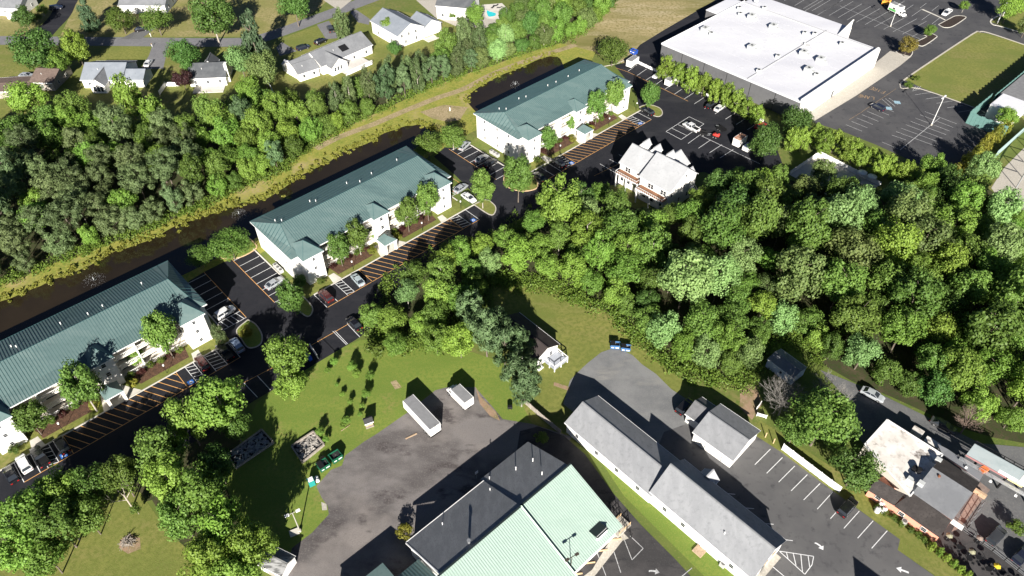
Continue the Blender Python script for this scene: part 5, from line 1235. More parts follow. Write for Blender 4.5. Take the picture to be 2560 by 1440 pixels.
scatter('marsh_plants', 'yellow-green marsh plants round the upper pond', [(u, v - 3) for u, v in ((1167, 262), (1167, 240), (1196, 216), (1251, 186), (1307, 164), (1348, 145), (1382, 137), (1402, 144))], .9, .6, 5000, marsh, 9, .18)
# ---- bare trees
dead = mat('dead_wood', (.42, .37, .31), .9, [((.28, .24, .20), 3, .4, .6)])
dead_red = mat('dead_wood_reddish', (.17, .125, .10), .9)
def bare(u, v, h, label, m=dead, fan=14, z=0.0, seed=1, depth=3, base=.18):
    rs = random.Random(seed); p = at(u, v, h * .55); t = thing('bare_tree', label, 'tree', (p.x, p.y, 0)); tr, br = MB(), MB()
    top = Vector((0, 0, h * .4)); tr.tube((0, 0, -.1), top, base, base * .7, 8)
    def grow(p, d, L, r, k):
        q = p + d * L; br.tube(p, q, r, r * .6, 5)
        if k == 0: return
        for _ in range(3):
            e = (d + Vector((rs.uniform(-.8, .8), rs.uniform(-.8, .8), rs.uniform(-.2, .6)))).normalized(); grow(p.lerp(q, rs.uniform(.5, 1)), e, L * rs.uniform(.55, .8), r * .55, k - 1)
    for _ in range(fan):
        d = Vector((rs.uniform(-1, 1), rs.uniform(-1, 1), rs.uniform(.4, 1.3))).normalized(); grow(top * rs.uniform(.6, 1), d, h * .26, base * .45, depth)
    tr.build('trunk', m, t, fix=False); br.build('branches', m, t, fix=False)
bare(1966, 992, 11.0, 'grey leafless fan of twigs at the left of the large twiggy tree', mat('grey_twigs', (.21, .195, .175), .9), 34, 0, 3)
bare(2076, 978, 10.5, 'second grey leafless fan of twigs above the large twiggy tree', MATS['grey_twigs'], 24, 0, 4)
bare(2425, 1050, 8.0, 'reddish leafless shrubby tree beside the gravel road', dead_red, 16, 0, 5)
bare(300, 1225, 11.0, 'dead pale branches rising from the bare-topped tree', dead, 4, 0, 6, 2, .17)
bare(165, 1310, 10, 'dead pale branches above the lower left thicket', dead, 3, 0, 7, 2, .15)
bare(1445, 505, 12, 'thin dead top at the wood edge opposite the far block', dead, 5, 0, 8, 2)
print('trees', NT[0], len(wl), len(wr))
# ------------------------------------------------------------------ vehicles
PAINT = dict(white=(.78, .78, .77), silver=(.38, .40, .42), black=(.012, .012, .014), darkgrey=(.05, .052, .056), red=(.36, .02, .018), maroon=(.075, .015, .014), blue=(.03, .07, .20), navy=(.018, .022, .04), palegrey=(.40, .47, .50), bluegrey=(.22, .28, .38))
def paint(c):
    m = mat('car_paint_' + c, PAINT[c], .25, metal=.15, spec=.5)
    b = m.node_tree.nodes['Principled BSDF']; b.inputs['Coat Weight'].default_value = .6; b.inputs['Coat Roughness'].default_value = .08
    return m
def loft(st):
    b = MB(); n = 8
    for x, zb, zt, hw in st:
        zm = zb + (zt - zb) * .55
        b.v += [(x, -hw * .92, zb), (x, -hw, zm), (x, -hw * .96, zt - .06), (x, -hw * .86, zt), (x, hw * .86, zt), (x, hw * .96, zt - .06), (x, hw, zm), (x, hw * .92, zb)]
    for i in range(len(st) - 1):
        for k in range(n): b.f.append((i * n + k, i * n + (k + 1) % n, (i + 1) * n + (k + 1) % n, (i + 1) * n + k)); b.m.append(0)
    b.f.append(tuple(reversed(range(n)))); b.f.append(tuple((len(st) - 1) * n + k for k in range(n))); b.m += [0, 0]
    return b
TYPES = dict(
    sedan=dict(body=[(-2.35, .45, .80, .70), (-2.25, .28, .95, .84), (-1.3, .24, 1.0, .90), (.9, .24, .97, .90), (1.85, .27, .86, .87), (2.3, .35, .66, .72)], cab=((-1.85, 1.15, .97, .82), (-1.05, .25, 1.42, .63)), wb=1.38, r=.33, hw=.88),
    suv=dict(body=[(-2.35, .5, .95, .76), (-2.28, .32, 1.08, .88), (-1.3, .28, 1.1, .93), (.9, .28, 1.08, .93), (1.85, .32, 1.0, .90), (2.3, .42, .8, .78)], cab=((-2.2, 1.2, 1.08, .86), (-1.95, .45, 1.68, .70)), wb=1.40, r=.37, hw=.90),
    pickup=dict(body=[(-2.85, .5, 1.05, .90), (-2.8, .42, 1.08, .95), (-.6, .38, 1.08, .97), (1.2, .38, 1.12, .97), (2.3, .42, 1.08, .95), (2.8, .5, .9, .84)], cab=((-.75, 1.55, 1.1, .90), (-.55, .75, 1.80, .74)), wb=1.72, r=.40, hw=.95))
CARM = {}
def car_mesh(ty, colr):
    if (ty, colr) in CARM: return CARM[ty, colr]
    T_ = TYPES[ty]; pm = paint(colr); (bx0, bx1, bz, bw), (tx0, tx1, tz, tw) = T_['cab']
    body = loft(T_['body']).mesh('body', pm)
    g = MB(); lo = [(bx0, -bw, bz), (bx1, -bw, bz), (bx1, bw, bz), (bx0, bw, bz)]; hi = [(tx0, -tw, tz), (tx1, -tw, tz), (tx1, tw, tz), (tx0, tw, tz)]
    for i in range(4): g.poly([lo[i], lo[(i + 1) % 4], hi[(i + 1) % 4], hi[i]])
    glass = g.mesh('window', glass_dark)
    r = MB(); r.slab([(tx0 - .06, -tw - .03, tz), (tx1 + .04, -tw - .03, tz), (tx1 + .1, 0, tz + .05), (tx1 + .04, tw + .03, tz), (tx0 - .06, tw + .03, tz), (tx0 - .1, 0, tz + .05)], .05)
    for i in (0, 1, 2, 3):                           # pillars
        p, q = Vector(lo[i]), Vector(hi[i]); r.tube(p, q, .05, .05, 5)
    xm = (bx0 + bx1) / 2; xt = (tx0 + tx1) / 2
    for s in (-1, 1): r.tube((xm, s * bw * 1.0, bz), (xt, s * tw * 1.02, tz), .045, .045, 5)
    CARM[ty, colr] = (body, glass, r.mesh('roof', pm)); return CARM[ty, colr]
WH = MB().tube((0, -.11, 0), (0, .11, 0), 1, 1, 14).mesh('tyre', rubber)
RM = MB().tube((0, -.115, 0), (0, .115, 0), .58, .58, 10).mesh('rim', alloy)
LAMP = MB().box(-.06, .06, -.18, .18, -.07, .07).mesh('headlight', headlamp)
TAIL = MB().box(-.05, .05, -.16, .16, -.09, .09).mesh('tail_light', taillamp)
def car(u, v, u2, v2, ty, colr, label, z=0.05, group=None, name=None):
    """(u, v) its middle, (u2, v2) a photo point its nose points to"""
    p, q = at(u, v, .7), at(u2, v2, .7); d = q - p
    t = thing(name or dict(pickup='pickup_truck', suv='car', sedan='car')[ty], label, 'pickup' if ty == 'pickup' else 'car', (p.x, p.y, z), math.atan2(d.y, d.x), group)
    body, glass, roof = car_mesh(ty, colr); T_ = TYPES[ty]
    link('body', body, t); link('window', glass, t); link('roof', roof, t)
    for sx in (-1, 1):
        for sy in (-1, 1):
            w = link('wheel', WH, t, (sx * T_['wb'], sy * (T_['hw'] - .1), T_['r']), None, (T_['r'], 1, T_['r'])); link('rim', RM, w)
    fb, rb = T_['body'][-1], T_['body'][0]
    for s in (-1, 1):
        link('headlight', LAMP, t, (fb[0] - .04, s * fb[3] * .72, fb[2] - .08)); link('tail_light', TAIL, t, (rb[0] + .02, s * rb[3] * .78, rb[2] - .12))
    if ty == 'pickup':
        b = MB(); b.box(-2.7, -.85, -.8, .8, 1.085, 1.10); o = b.build('cargo_bed', black_metal, t)
        b = MB()
        for y in (-.9, .84): b.box(-2.82, -.8, y, y + .07, 1.05, 1.3)
        b.box(-2.85, -2.78, -.9, .9, 1.05, 1.3); b.build('bed_side', paint(colr), t)
    return t
CARS = [
 (1152, 470, 1172, 456, 'sedan', 'silver', 'silver sedan in the bay at the right end of the middle block'),
 (1172, 494, 1186, 503, 'sedan', 'white', 'white car half under the island tree between middle and far blocks'),
 (894, 699, 880, 683, 'sedan', 'palegrey', 'pale blue-grey sedan beside the orange striped bays of the middle block'),
 (814, 740, 800, 726, 'suv', 'maroon', 'dark maroon car before the left end of the middle block'),
 (686, 707, 706, 694, 'sedan', 'silver', 'silver sedan in the side bays at the end of the middle block'),
 (1161, 364, 1174, 352, 'suv', 'silver', 'silver car by the rounded trees at the head of the pond'),
 (1205, 396, 1222, 386, 'sedan', 'silver', 'silver sedan left of a black one beside the far block'),
 (1226, 408, 1242, 397, 'suv', 'black', 'black car beside a silver sedan at the end of the far block'),
 (1619, 279, 1605, 270, 'suv', 'black', 'black car by the striped bay at the right end of the far block'),
 (1397, 408, 1385, 399, 'suv', 'black', 'black car at the left end of the far block front bays'),
 (1349, 441, 1337, 431, 'sedan', 'darkgrey', 'dark car behind the wide round island tree'),
 (1799, 269, 1811, 260, 'sedan', 'white', 'white sedan backed to the long white fence'),
 (1777, 262, 1790, 253, 'sedan', 'black', 'black sedan beside the white sedan at the long fence'),
 (1902, 314, 1917, 305, 'sedan', 'red', 'red car at the end of the long white fence under trees'),
 (1728, 318, 1712, 309, 'pickup', 'white', 'white pickup in the marked square bays of the far lot'),
 (563, 781, 584, 768, 'suv', 'white', 'white car nosed out of the end bays of the left block'),
 (592, 863, 583, 851, 'suv', 'bluegrey', 'blue-grey car by the island at the right end of the left block'),
 (562, 880, 551, 867, 'pickup', 'black', 'black pickup beside the blue-grey car at the left block'),
 (505, 907, 495, 893, 'suv', 'maroon', 'maroon car beside the accessible bay of the left block'),
 (60, 1159, 53, 1147, 'suv', 'white', 'white car near the bottom left end of the left block'),
 (155, 1113, 147, 1101, 'suv', 'black', 'black car beside the first orange stripes of the left block'),
 (100, 1142, 92, 1130, 'pickup', 'black', 'black pickup between the white car and the striped aisle, left block'),
 (26, 1186, 19, 1174, 'sedan', 'black', 'black sedan left of the white car, left block'),
 (131, 1247, 122, 1234, 'sedan', 'blue', 'blue car seen through tree crowns beside the drive'),
 (885, 808, 874, 797, 'sedan', 'black', 'black car tucked under the wood tip beside the drive'),
 (2119, 1268, 2130, 1256, 'suv', 'black', 'black car in the angled bays near the dark round tree'),
 (1712, 1016, 1724, 1004, 'suv', 'black', 'black car parked at the garage ell on the gravel'),
 (2490, 1340, 2503, 1326, 'suv', 'darkgrey', 'dark car on the gravel beside the dining terrace'),
 (2556, 1388, 2570, 1374, 'sedan', 'navy', 'navy car cut by the right edge below the dark car'),
 (2182, 986, 2198, 994, 'sedan', 'silver', 'silver car at the verge of the gravel road'),
 (2358, 1062, 2376, 1071, 'sedan', 'darkgrey', 'dark car in shade along the gravel road'),
 (371, 157, 382, 143, 'sedan', 'white', 'white car on the driveway of the blue-grey roofed house'),
 (66, 188, 88, 188, 'sedan', 'silver', 'silver car beside the brown-roofed house'),
 (353, 73, 372, 70, 'sedan', 'black', 'black car on the gravel drive between the round bushes'),
 (826, 73, 820, 62, 'pickup', 'darkgrey', 'dark pickup parked on the drive by the blue-green conifer'),
 (757, 119, 772, 114, 'suv', 'navy', 'navy car in the shade behind the rambling house'),
 (801, 104, 816, 97, 'suv', 'black', 'black car behind the roof of the rambling house'),
 (140, 19, 158, 16, 'suv', 'navy', 'dark blue car beside the side road at the top left'),
 (2367, 32, 2350, 44, 'pickup', 'white', 'white pickup on the far store lot by the little tree'),
 (2194, 268, 2178, 260, 'suv', 'navy', 'dark navy car alone in the store bays near the store front'),
]
for c in CARS: car(*c)
# box trailer, box trucks
def boxbody(parent, L, W, z0, z1, m, roofm, name='cargo_box'):
    MB().box(-L / 2, L / 2, -W / 2, W / 2, z0, z1).build(name, m, parent)
    b = MB(); b.box(-L / 2 + .06, L / 2 - .06, -W / 2 + .06, W / 2 - .06, z1, z1 + .025); b.build('box_roof', roofm, parent)
    b = MB()
    for x in (-L / 2, L / 2 - .08):
        for y in (-W / 2 - .01, W / 2 - .07): b.box(x, x + .08, y, y + .08, z0 - .01, z1 + .04)
    for y in (-W / 2 - .01, W / 2 - .07): b.box(-L / 2 + .08, L / 2 - .08, y, y + .08, z1 - .06, z1 + .04)
    b.build('corner_post', white_trim, parent)
def wheels(parent, xs, w, r=.48):
    for x in xs:
        for s in (-1, 1):
            o = link('wheel', WH, parent, (x, s * (w / 2 - .14), r), None, (r, 1.3, r)); link('rim', RM, o)
truckroof = mat('grey_box_roof', (.23, .23, .235), .6, [((.20, .20, .205), 1, .45, .65)])
def axis(a, b, z): p, q = at(*a, z), at(*b, z); return (p + q) / 2, math.atan2((q - p).y, (q - p).x), (q - p).length
c, an, L = axis((1086, 1063), (1021, 994), 3.4)
tr = thing('box_trailer', 'long white box trailer at the lawn edge of the gravel yard', 'trailer', (c.x, c.y, .02), an)
boxbody(tr, 9.0, 2.5, .95, 3.15, white_wall, truckroof); wheels(tr, (-3.6, -2.5), 2.5)
b = MB(); b.box(3.0, 3.2, -.9, -.7, .1, 1.1); b.box(3.0, 3.2, .7, .9, .1, 1.1); b.build('landing_gear', steel, tr)
b = MB(); b.box(-4.2, 4.2, -.5, .5, .85, 1.1); b.build('chassis', black_metal, tr)
b = MB(); b.box(-4.56, -4.5, -.03, .03, 1.1, 3.4); b.box(-4.6, -4.5, -1.2, 1.2, .6, .8); b.build('rear_door_seam', black_metal, tr)
for x in (1.2, -.3): MB().box(x - .5, x + .5, 1.26, 1.3, 1.5, 1.8).build('side_vent', truckroof, tr)
def boxtruck(a, bq, label, L=4.2, H=3.2, scale=1.0, stripe=None, name='box_truck'):
    c, an, _ = axis(a, bq, H)
    t = thing(name, label, 'truck', (c.x, c.y, .02), an)
    boxbody(t, L, 2.3, .9, H, white_wall, truckroof); wheels(t, (-L / 2 + .9, L / 2 + 1.15), 2.1, .42)
    cab = loft([(L / 2 + .05, .5, 2.1, 1.0), (L / 2 + .9, .5, 2.15, 1.0), (L / 2 + 1.1, .5, 1.3, .98), (L / 2 + 1.9, .55, 1.15, .92)]).build('cab', white_trim, t)
    b = MB(); b.poly([(L / 2 + .93, -.85, 2.0), (L / 2 + .93, .85, 2.0), (L / 2 + 1.16, .85, 1.32), (L / 2 + 1.16, -.85, 1.32)]); b.box(L / 2 + .2, L / 2 + .85, -1.01, -.99, 1.4, 2.0); b.box(L / 2 + .2, L / 2 + .85, .99, 1.01, 1.4, 2.0); b.build('cab_window', glass_dark, t)
    MB().box(-L / 2, L / 2 + 1.6, -.45, .45, .5, .9).build('chassis', black_metal, t)
    for s in (-1, 1): link('headlight', LAMP, t, (L / 2 + 1.9, s * .7, .95))
    if stripe: MB().box(-L / 2 + .3, L / 2 - 1.4, -1.165, -1.15, 1.05, 1.75).build('side_stripe', stripe, t); MB().box(-.5, .4, -1.168, -1.152, 1.85, 2.35).build('side_emblem', black_metal, t)
    return t
boxtruck((1176, 1004), (1135, 964), 'white box truck with pale roof at the top of the gravel yard', 4.4, 3.0)
boxtruck((2232, 6), (2256, 17), 'white box truck with a green side stripe on the far store lot', 5.0, 3.4, stripe=mat('green_stripe', (.10, .42, .10), .5))
ch = thing('wood_chipper', 'orange wood chipper towed behind the green-striped truck', 'chipper', at(2212, 13), R(-20))
orange = mat('orange_paint', (.70, .30, .04), .5)
MB().box(-1.4, .9, -.8, .8, .6, 1.7).build('body', orange, ch); loft([(.8, .7, 1.8, .6), (1.6, .8, 2.4, .3)]).build('feed_chute', orange, ch); MB().tube((-.6, 0, 1.7), (-1.2, .3, 2.8), .22, .2, 10).build('discharge_spout', orange, ch); wheels(ch, (-.2,), 1.9, .36)
# enclosed cargo trailers, boat trailer, equipment on the far lot
def cargo(u, v, uv2, label, L=4.2, H=2.3, W=2.1, rm=truckroof):
    c, an, _ = axis((u, v), uv2, H)
    t = thing('cargo_trailer', label, 'trailer', (at(u, v, H / 2).x, at(u, v, H / 2).y, .03), an)
    boxbody(t, L, W, .45, H, white_wall, rm); wheels(t, (-.4, .4), W + .3, .32)
    b = MB(); b.bar((L / 2, -.5, .5), (L / 2 + 1.2, 0, .5), .1, .1); b.bar((L / 2, .5, .5), (L / 2 + 1.2, 0, .5), .1, .1); b.build('tow_bar', steel, t)
    b = MB(); b.box(-L / 2 - .02, -L / 2 - .005, -.02, .02, .5, H - .1); b.build('door_seam', black_metal, t)
    return t
cargo(1581, 155, (1598, 143), 'white enclosed cargo trailer at the far end of the long fence', 4.6, 2.6)
cargo(1677, 203, (1694, 192), 'white enclosed cargo trailer halfway along the long fence')
cargo(1849, 352, (1866, 340), 'white cargo trailer with rusty brown roof in the far lot', 4.0, 2.7, 2.2, mat('rusty_roof', (.36, .16, .09), .8, [((.50, .34, .25), 1.5, .45, .62)]))
cargo(1869, 370, (1884, 359), 'small white trailer with pale blue roof under the dark trees', 2.8, 1.7, 1.9, mat('blue_grey_roof', (.30, .36, .44), .6))
bt = thing('boat', 'white boat on a trailer between the cargo trailers at the fence', 'boat', (at(1644, 193).x, at(1644, 193).y, .02), axis((1640, 198), (1656, 188), 1)[1])
hb = loft([(-2.4, .6, 1.05, .75), (-1, .5, 1.1, .95), (1, .52, 1.12, .9), (2.2, .75, 1.15, .45), (2.7, .95, 1.2, .08)]).build('hull', white_trim, bt); MB().box(-2.0, 1.2, -.6, .6, 1.1, 1.13).build('deck', mat('boat_deck', (.55, .55, .53), .6), bt); wheels(bt, (-.6,), 1.9, .3)
MB().box(-.2, .2, -.5, .5, 1.1, 1.6).build('console', white_trim, bt)
def equip(u, v, rz, label, m, name, cat):
    p = at(u, v); t = thing(name, label, cat, (p.x, p.y, .03), rz)
    MB().box(-1.5, 1.5, -.8, .8, .45, .55).build('bed', black_metal, t); wheels(t, (-.3, .5), 1.9, .3)
    b = MB(); b.bar((1.5, -.5, .5), (2.5, 0, .5), .1, .1); b.bar((1.5, .5, .5), (2.5, 0, .5), .1, .1); b.build('tow_bar', steel, t)
    if m:
        loft([(-1.0, .55, 1.1, .5), (-.4, .55, 1.35, .55), (.4, .55, 1.2, .5), (.9, .6, .95, .35)]).build('mower_body', m, t)
        MB().box(-.6, -.1, -.25, .25, 1.3, 1.6).build('mower_seat', black_metal, t)
    else:
        MB().box(-1.4, 1.4, -.78, -.7, .55, 1.0).build('side_rail', black_metal, t); MB().box(-1.4, 1.4, .7, .78, .55, 1.0).build('side_rail', black_metal, t)
    return t
equip(1789, 343, R(150), 'low black trailer carrying a red machine in the far lot', mat('red_machine', (.55, .05, .04), .5), 'equipment_trailer', 'trailer')
equip(1803, 326, R(120), 'low black flat trailer above the red machine', None, 'flat_trailer', 'trailer')
equip(1755, 336, R(-25), 'low black utility trailer hitched behind the white pickup', None, 'utility_trailer', 'trailer')
# ------------------------------------------------------------------ bins
def dumpster(u, v, rz, L, W, H, m, label, lids=True, open_=False, name='dumpster'):
    p = at(u, v); t = thing(name, label, 'dumpster', (p.x, p.y, .03), rz)
    b = MB(); tw = .06
    for x0, x1, y0, y1 in ((-L / 2, L / 2, -W / 2, -W / 2 + tw), (-L / 2, L / 2, W / 2 - tw, W / 2), (-L / 2, -L / 2 + tw, -W / 2 + tw, W / 2 - tw), (L / 2 - tw, L / 2, -W / 2 + tw, W / 2 - tw)): b.box(x0, x1, y0, y1, .15, H)
    b.box(-L / 2, L / 2, -W / 2, W / 2, .1, .16); b.build('container', m, t)
    b = MB(); b.box(-L / 2 - .12, L / 2 + .12, -W / 2 - .08, -W / 2 + .0, H - .35, H - .15); b.box(-L / 2 - .12, L / 2 + .12, W / 2, W / 2 + .08, H - .35, H - .15); b.build('lift_pocket', m, t)
    b = MB(); b.box(-L / 2 + .1, L / 2 - .1, -W / 2 + .1, W / 2 - .1, .2, H - .35); b.build('rubbish', mat('dark_rubbish', (.02, .02, .022), .9, [((.35, .32, .28), 1.2, .56, .62)]), t)
    if lids: MB().slab([(-L / 2, -W / 2, H + .04), (0, -W / 2, H + .04), (0, W / 2, H + .12), (-L / 2, W / 2, H + .12)], .04).build('lid', black_metal, t)
    if open_: MB().slab([(.0, W / 2 + .02, H + .1), (L / 2, W / 2 + .02, H + .1), (L / 2, W / 2 + .9, H - .4), (0, W / 2 + .9, H - .4)], .04).build('lid', black_metal, t)
    b = MB(); b.box(-L / 2 + .2, -L / 2 + .7, -W / 2 - .09, -W / 2 - .085, H - .7, H - .45); b.box(.1, .8, -W / 2 - .09, -W / 2 - .085, H - .7, H - .45); b.build('sticker', white_trim, t)
    return t
green_bin = mat('dumpster_green', (.010, .095, .048), .5, [((.02, .12, .06), 2, .5, .7)])
blue_bin = mat('dumpster_blue', (.05, .13, .28), .5)
dumpster(841, 1147, R(40), 2.0, 1.7, 1.4, green_bin, 'green dumpster full of rubbish at the lawn edge, farther of two', False)
dumpster(810, 1168, R(40), 2.0, 1.7, 1.3, green_bin, 'green dumpster with a lid, nearer of two at the yard edge', True, True)
dumpster(1537, 868, R(-6), 1.9, 1.3, 1.2, blue_bin, 'blue dumpster with open lids at the gravel turnaround, left of two', True, True)
dumpster(1564, 874, R(-10), 1.9, 1.2, 1.1, blue_bin, 'blue dumpster with open lids at the gravel turnaround, right of two', True, True)
dumpster(1584, 134, R(-45), 2.2, 1.6, 1.4, mat('dark_blue_bin', (.02, .07, .34), .5), 'dark blue dumpster behind the far cargo trailer', False)
p = at(780, 1210); t = thing('clothing_bin', 'teal collection bin with white top beside the floodlit lawn', 'bin', (p.x, p.y, 0), R(30))
MB().box(-.55, .55, -.55, .55, 0, 1.5).build('body', mat('teal_bin', (.02, .24, .22), .5), t); MB().slab([(-.45, -.45, 1.52), (.45, -.45, 1.52), (.45, .45, 1.6), (-.45, .45, 1.6)], .08).build('lid', white_trim, t)
for i, (u, v) in enumerate(((792, 1197), (795, 1203))):
    p = at(u, v); t = thing('white_sack', ('upper', 'lower')[i] + ' white sack leaning beside the teal collection bin', 'sack', (p.x, p.y, 0), .4 * i)
    loft([(-.35, .05, .45, .25), (-.1, .02, .6, .38), (.2, .03, .55, .36), (.38, .1, .3, .2)]).build('sack', white_trim, t, True)
for i, (u, v) in enumerate(((766, 893), (772, 897), (777, 901))):
    p = at(u, v); t = thing('recycling_cart', '%s blue wheeled cart from the left beside the white board screen' % ('first', 'second', 'third')[i], 'bin', (p.x, p.y, .03), R(40))
    loft([(-.32, .1, 1.0, .3), (.32, .1, 1.05, .33)]).build('cart_body', mat('cart_blue', (.015, .07, .42), .5), t); MB().slab([(-.36, -.34, 1.1), (.36, -.34, 1.1), (.36, .34, 1.14), (-.36, .34, 1.14)], .06).build('lid', MATS['cart_blue'], t)
# ------------------------------------------------------------------ fences and screens
def fence(pts, h, label, pw=1.9, m=white_trim, name='fence', boards=True, z=0.0):
    P = [at(u, v) for u, v in pts]; t = thing(name, label, 'fence', (P[0].x, P[0].y, z)); o = P[0]
    for a, b in zip(P, P[1:]):
        n = max(1, int((b - a).length / pw))
        for i in range(n):
            p, q = a.lerp(b, i / n) - o, a.lerp(b, (i + 1) / n) - o
            MB().bar((p.x, p.y, h), (q.x, q.y, h), .06, h - .08).build('panel', m, t)
            MB().box(p.x - .07, p.x + .07, p.y - .07, p.y + .07, 0, h + .12).build('post', m, t)
    return t
fence([(1592, 158), (1660, 190), (1760, 238), (1850, 280), (1908, 306)], 1.0, 'long white fence along the bays below the store evergreens')
fence([(1954, 1124), (2072, 1214), (2098, 1232)], 1.9, 'tall white panel fence beside the salon bays under the large tree')
fence([(400, 238), (415, 216), (448, 216)], 1.5, 'white garden fence left of the charcoal-roofed house lawn')
fence([(668, 203), (690, 248)], 1.5, 'white garden fence below the olive tree')
fence([(1310, 1008), (1360, 1052), (1402, 1086)], 1.5, 'weathered pale board fence ending at the long building', 1.6, wood_grey)
fence([(1974, 437), (2046, 388), (2200, 466)], 1.4, 'white fence round the pale pool terrace')
sheet('pool_terrace', [(1974, 437), (2046, 384), (2200, 462), (2120, 520)], .05, concrete_pale)
for i, (u, v) in enumerate(((2150, 447), (2174, 457))):
    p = at(u, v); t = thing('patio_umbrella', ('left', 'right')[i] + ' white umbrella on the fenced pool terrace', 'umbrella', (p.x, p.y, .05))
    b = MB(); n = 8
    for k in range(n):
        a0, a1 = 2 * math.pi * k / n, 2 * math.pi * (k + 1) / n; b.poly([(0, 0, 2.6), (1.3 * math.cos(a0), 1.3 * math.sin(a0), 2.15), (1.3 * math.cos(a1), 1.3 * math.sin(a1), 2.15)])
    b.build('canopy', white_trim, t); MB().tube((0, 0, 0), (0, 0, 2.6), .03, .03, 6).build('pole', steel, t)
fence([(778, 872), (796, 898)], 1.6, 'white board screen beside the blue wheeled carts', 2.0, white_trim, 'screen')
for i, (u, v) in enumerate(((1896, 1018), (1903, 1043))):
    p = at(u, v); t = thing('fence_scrap', ('upper', 'lower') [i] + ' short white fence piece on the verge behind the garage', 'fence', (p.x, p.y, 0), R((50, -20)[i]))
    MB().box(-.9, .9, -.04, .04, .2, 1.0).build('panel', white_trim, t)
    for x in (-.9, .9): MB().box(x - .06, x + .06, -.06, .06, 0, 1.15).build('post', white_trim, t)
for i, (u, v) in enumerate(((1913, 1093), (1933, 1108))):
    p = at(u, v); o = MB().tube((0, 0, 0), (0, 0, 1.5), .09, .09, 8).build('bollard', timber_orange); o.location = (p.x, p.y, 0); tag(o, ('left', 'right')[i] + ' wooden post on the verge above the salon bays', 'post')
# pool
o = sheet('pool', None, .045, pool_water, smooth_line([at(u, v) for u, v in ((1217, 24), (1224, 28), (1238, 32), (1241, 36), (1236, 41), (1221, 42), (1216, 32), (1217, 24))], 5)[:-1])
kerb(None, concrete_pale, .35, .08, 0, pts=smooth_line([at(u, v) for u, v in ((1217, 24), (1224, 28), (1238, 32), (1241, 36), (1236, 41), (1221, 42), (1216, 32), (1217, 24))], 5))
for i, (u, v) in enumerate(((1232, 20), (1240, 16), (1248, 21))):
    p = at(u, v); t = thing('sun_lounger', '%s dark lounger from the left on the pale pool patio' % ('first', 'second', 'third')[i], 'lounger', (p.x, p.y, .04), R(60 - 30 * i))
    MB().box(-.9, .4, -.3, .3, .3, .4).build('seat', black_metal, t); MB().slab([(.4, -.3, .4), (1.0, -.3, .75), (1.0, .3, .75), (.4, .3, .4)], .08).build('backrest', black_metal, t)
    for x in (-.8, .3):
        for y in (-.25, .25): MB().box(x - .03, x + .03, y - .03, y + .03, 0, .3).build('leg', black_metal, t)
# ------------------------------------------------------------------ fountains
foam = mat('fountain_spray', (.75, .78, .80), .3)
def fountain(u, v, r, label):
    p = at(u, v); rs = np.random.default_rng(int(u)); t = thing('fountain', label, 'fountain', (p.x, p.y, .03))
    n = 420; a = rs.uniform(0, 6.283, n); q = rs.beta(2.2, 2.0, n) * r; s = q / r; h = 1.3 * (4 * s * (1 - s)) * rs.uniform(.5, 1, n) + .03
    C = np.stack([q * np.cos(a), q * np.sin(a), h], 1)
    me = quads('spray', C, rs.normal(size=C.shape) + np.array([0, 0, .6]), .022 * rs.uniform(.5, 1.4, n), .6, foam, rs); link('spray', me, t)['kind'] = 'stuff'
    n = 160; a = rs.uniform(0, 6.283, n); q = r * rs.uniform(.45, 1.05, n); C = np.stack([q * np.cos(a), q * np.sin(a), np.full(n, .02)], 1)
    link('foam', quads('foam', C, np.tile([0, 0, 1.], (n, 1)), .03 * rs.uniform(.5, 1.5, n), .5, foam, rs), t)['kind'] = 'stuff'
    MB().tube((0, 0, -.1), (0, 0, .35), .25, .18, 12).build('float', black_metal, t); MB().tube((0, 0, .3), (0, 0, 1.2), .05, .03, 8).build('jet', foam, t)
fountain(236, 702, 2.6, 'spraying fountain in the pond behind the left block')
fountain(598, 537, 2.0, 'spraying fountain in the pond left of the middle block')
fountain(1288, 214, 1.6, 'small fountain in the upper pond behind the far block')
# ------------------------------------------------------------------ light poles
def lamp_post(u, v, h, label, heads=1, m=steel, r=.09, rz=0.0, headm=None, name='light_pole'):
    p = at(u, v); t = thing(name, label, 'light pole', (p.x, p.y, 0), rz)
    MB().tube((0, 0, 0), (0, 0, h), r, r * .65, 10).build('pole', m, t); MB().tube((0, 0, 0), (0, 0, .5), .28, .28, 10).build('base', concrete, t)
    for k in range(heads):
        s = (-1) ** k; b = MB(); b.box(min(0, s * .9), max(0, s * .9), -.05, .05, h - .1, h); b.build('arm', m, t)
        MB().box(min(s * .6, s * 1.3), max(s * .6, s * 1.3), -.22, .22, h - .16, h + .04).build('lamp_head', headm or m, t)
    return t
lamp_post(750, 1328, 6.4, 'tall grey floodlight pole on the lawn by the gravel yard', 2, pole_wood, .12, R(30), white_trim)
lamp_post(2328, 313, 9.5, 'tall twin-headed light pole in the middle of the store bays', 2, white_trim, .1, R(45))
lamp_post(2493, 58, 10, 'tall white pole on the verge at the top right corner', 1, white_trim, .16)
lamp_post(2507, 40, 12, 'thin white flagpole behind the thick white pole', 1, white_trim, .08)
lamp_post(2226, 66, 8, 'light pole among the upper store bays', 2, white_trim, .09, R(45))
lamp_post(1424, 1440, 7.0, 'dark floodlight pole before the mint-roofed building walkway', 2, mat('bronze_pole', (.06, .05, .04), .5), .09, R(30), MATS['bronze_pole'])
def small_lamp(p, label):
    t = thing('garden_lamp', label, 'lamp', (p.x, p.y, 0)); MB().tube((0, 0, 0), (0, 0, 2.4), .05, .05, 8).build('pole', black_metal, t); MB().tube((0, 0, 2.4), (0, 0, 2.75), .16, .2, 8).build('globe', white_trim, t)
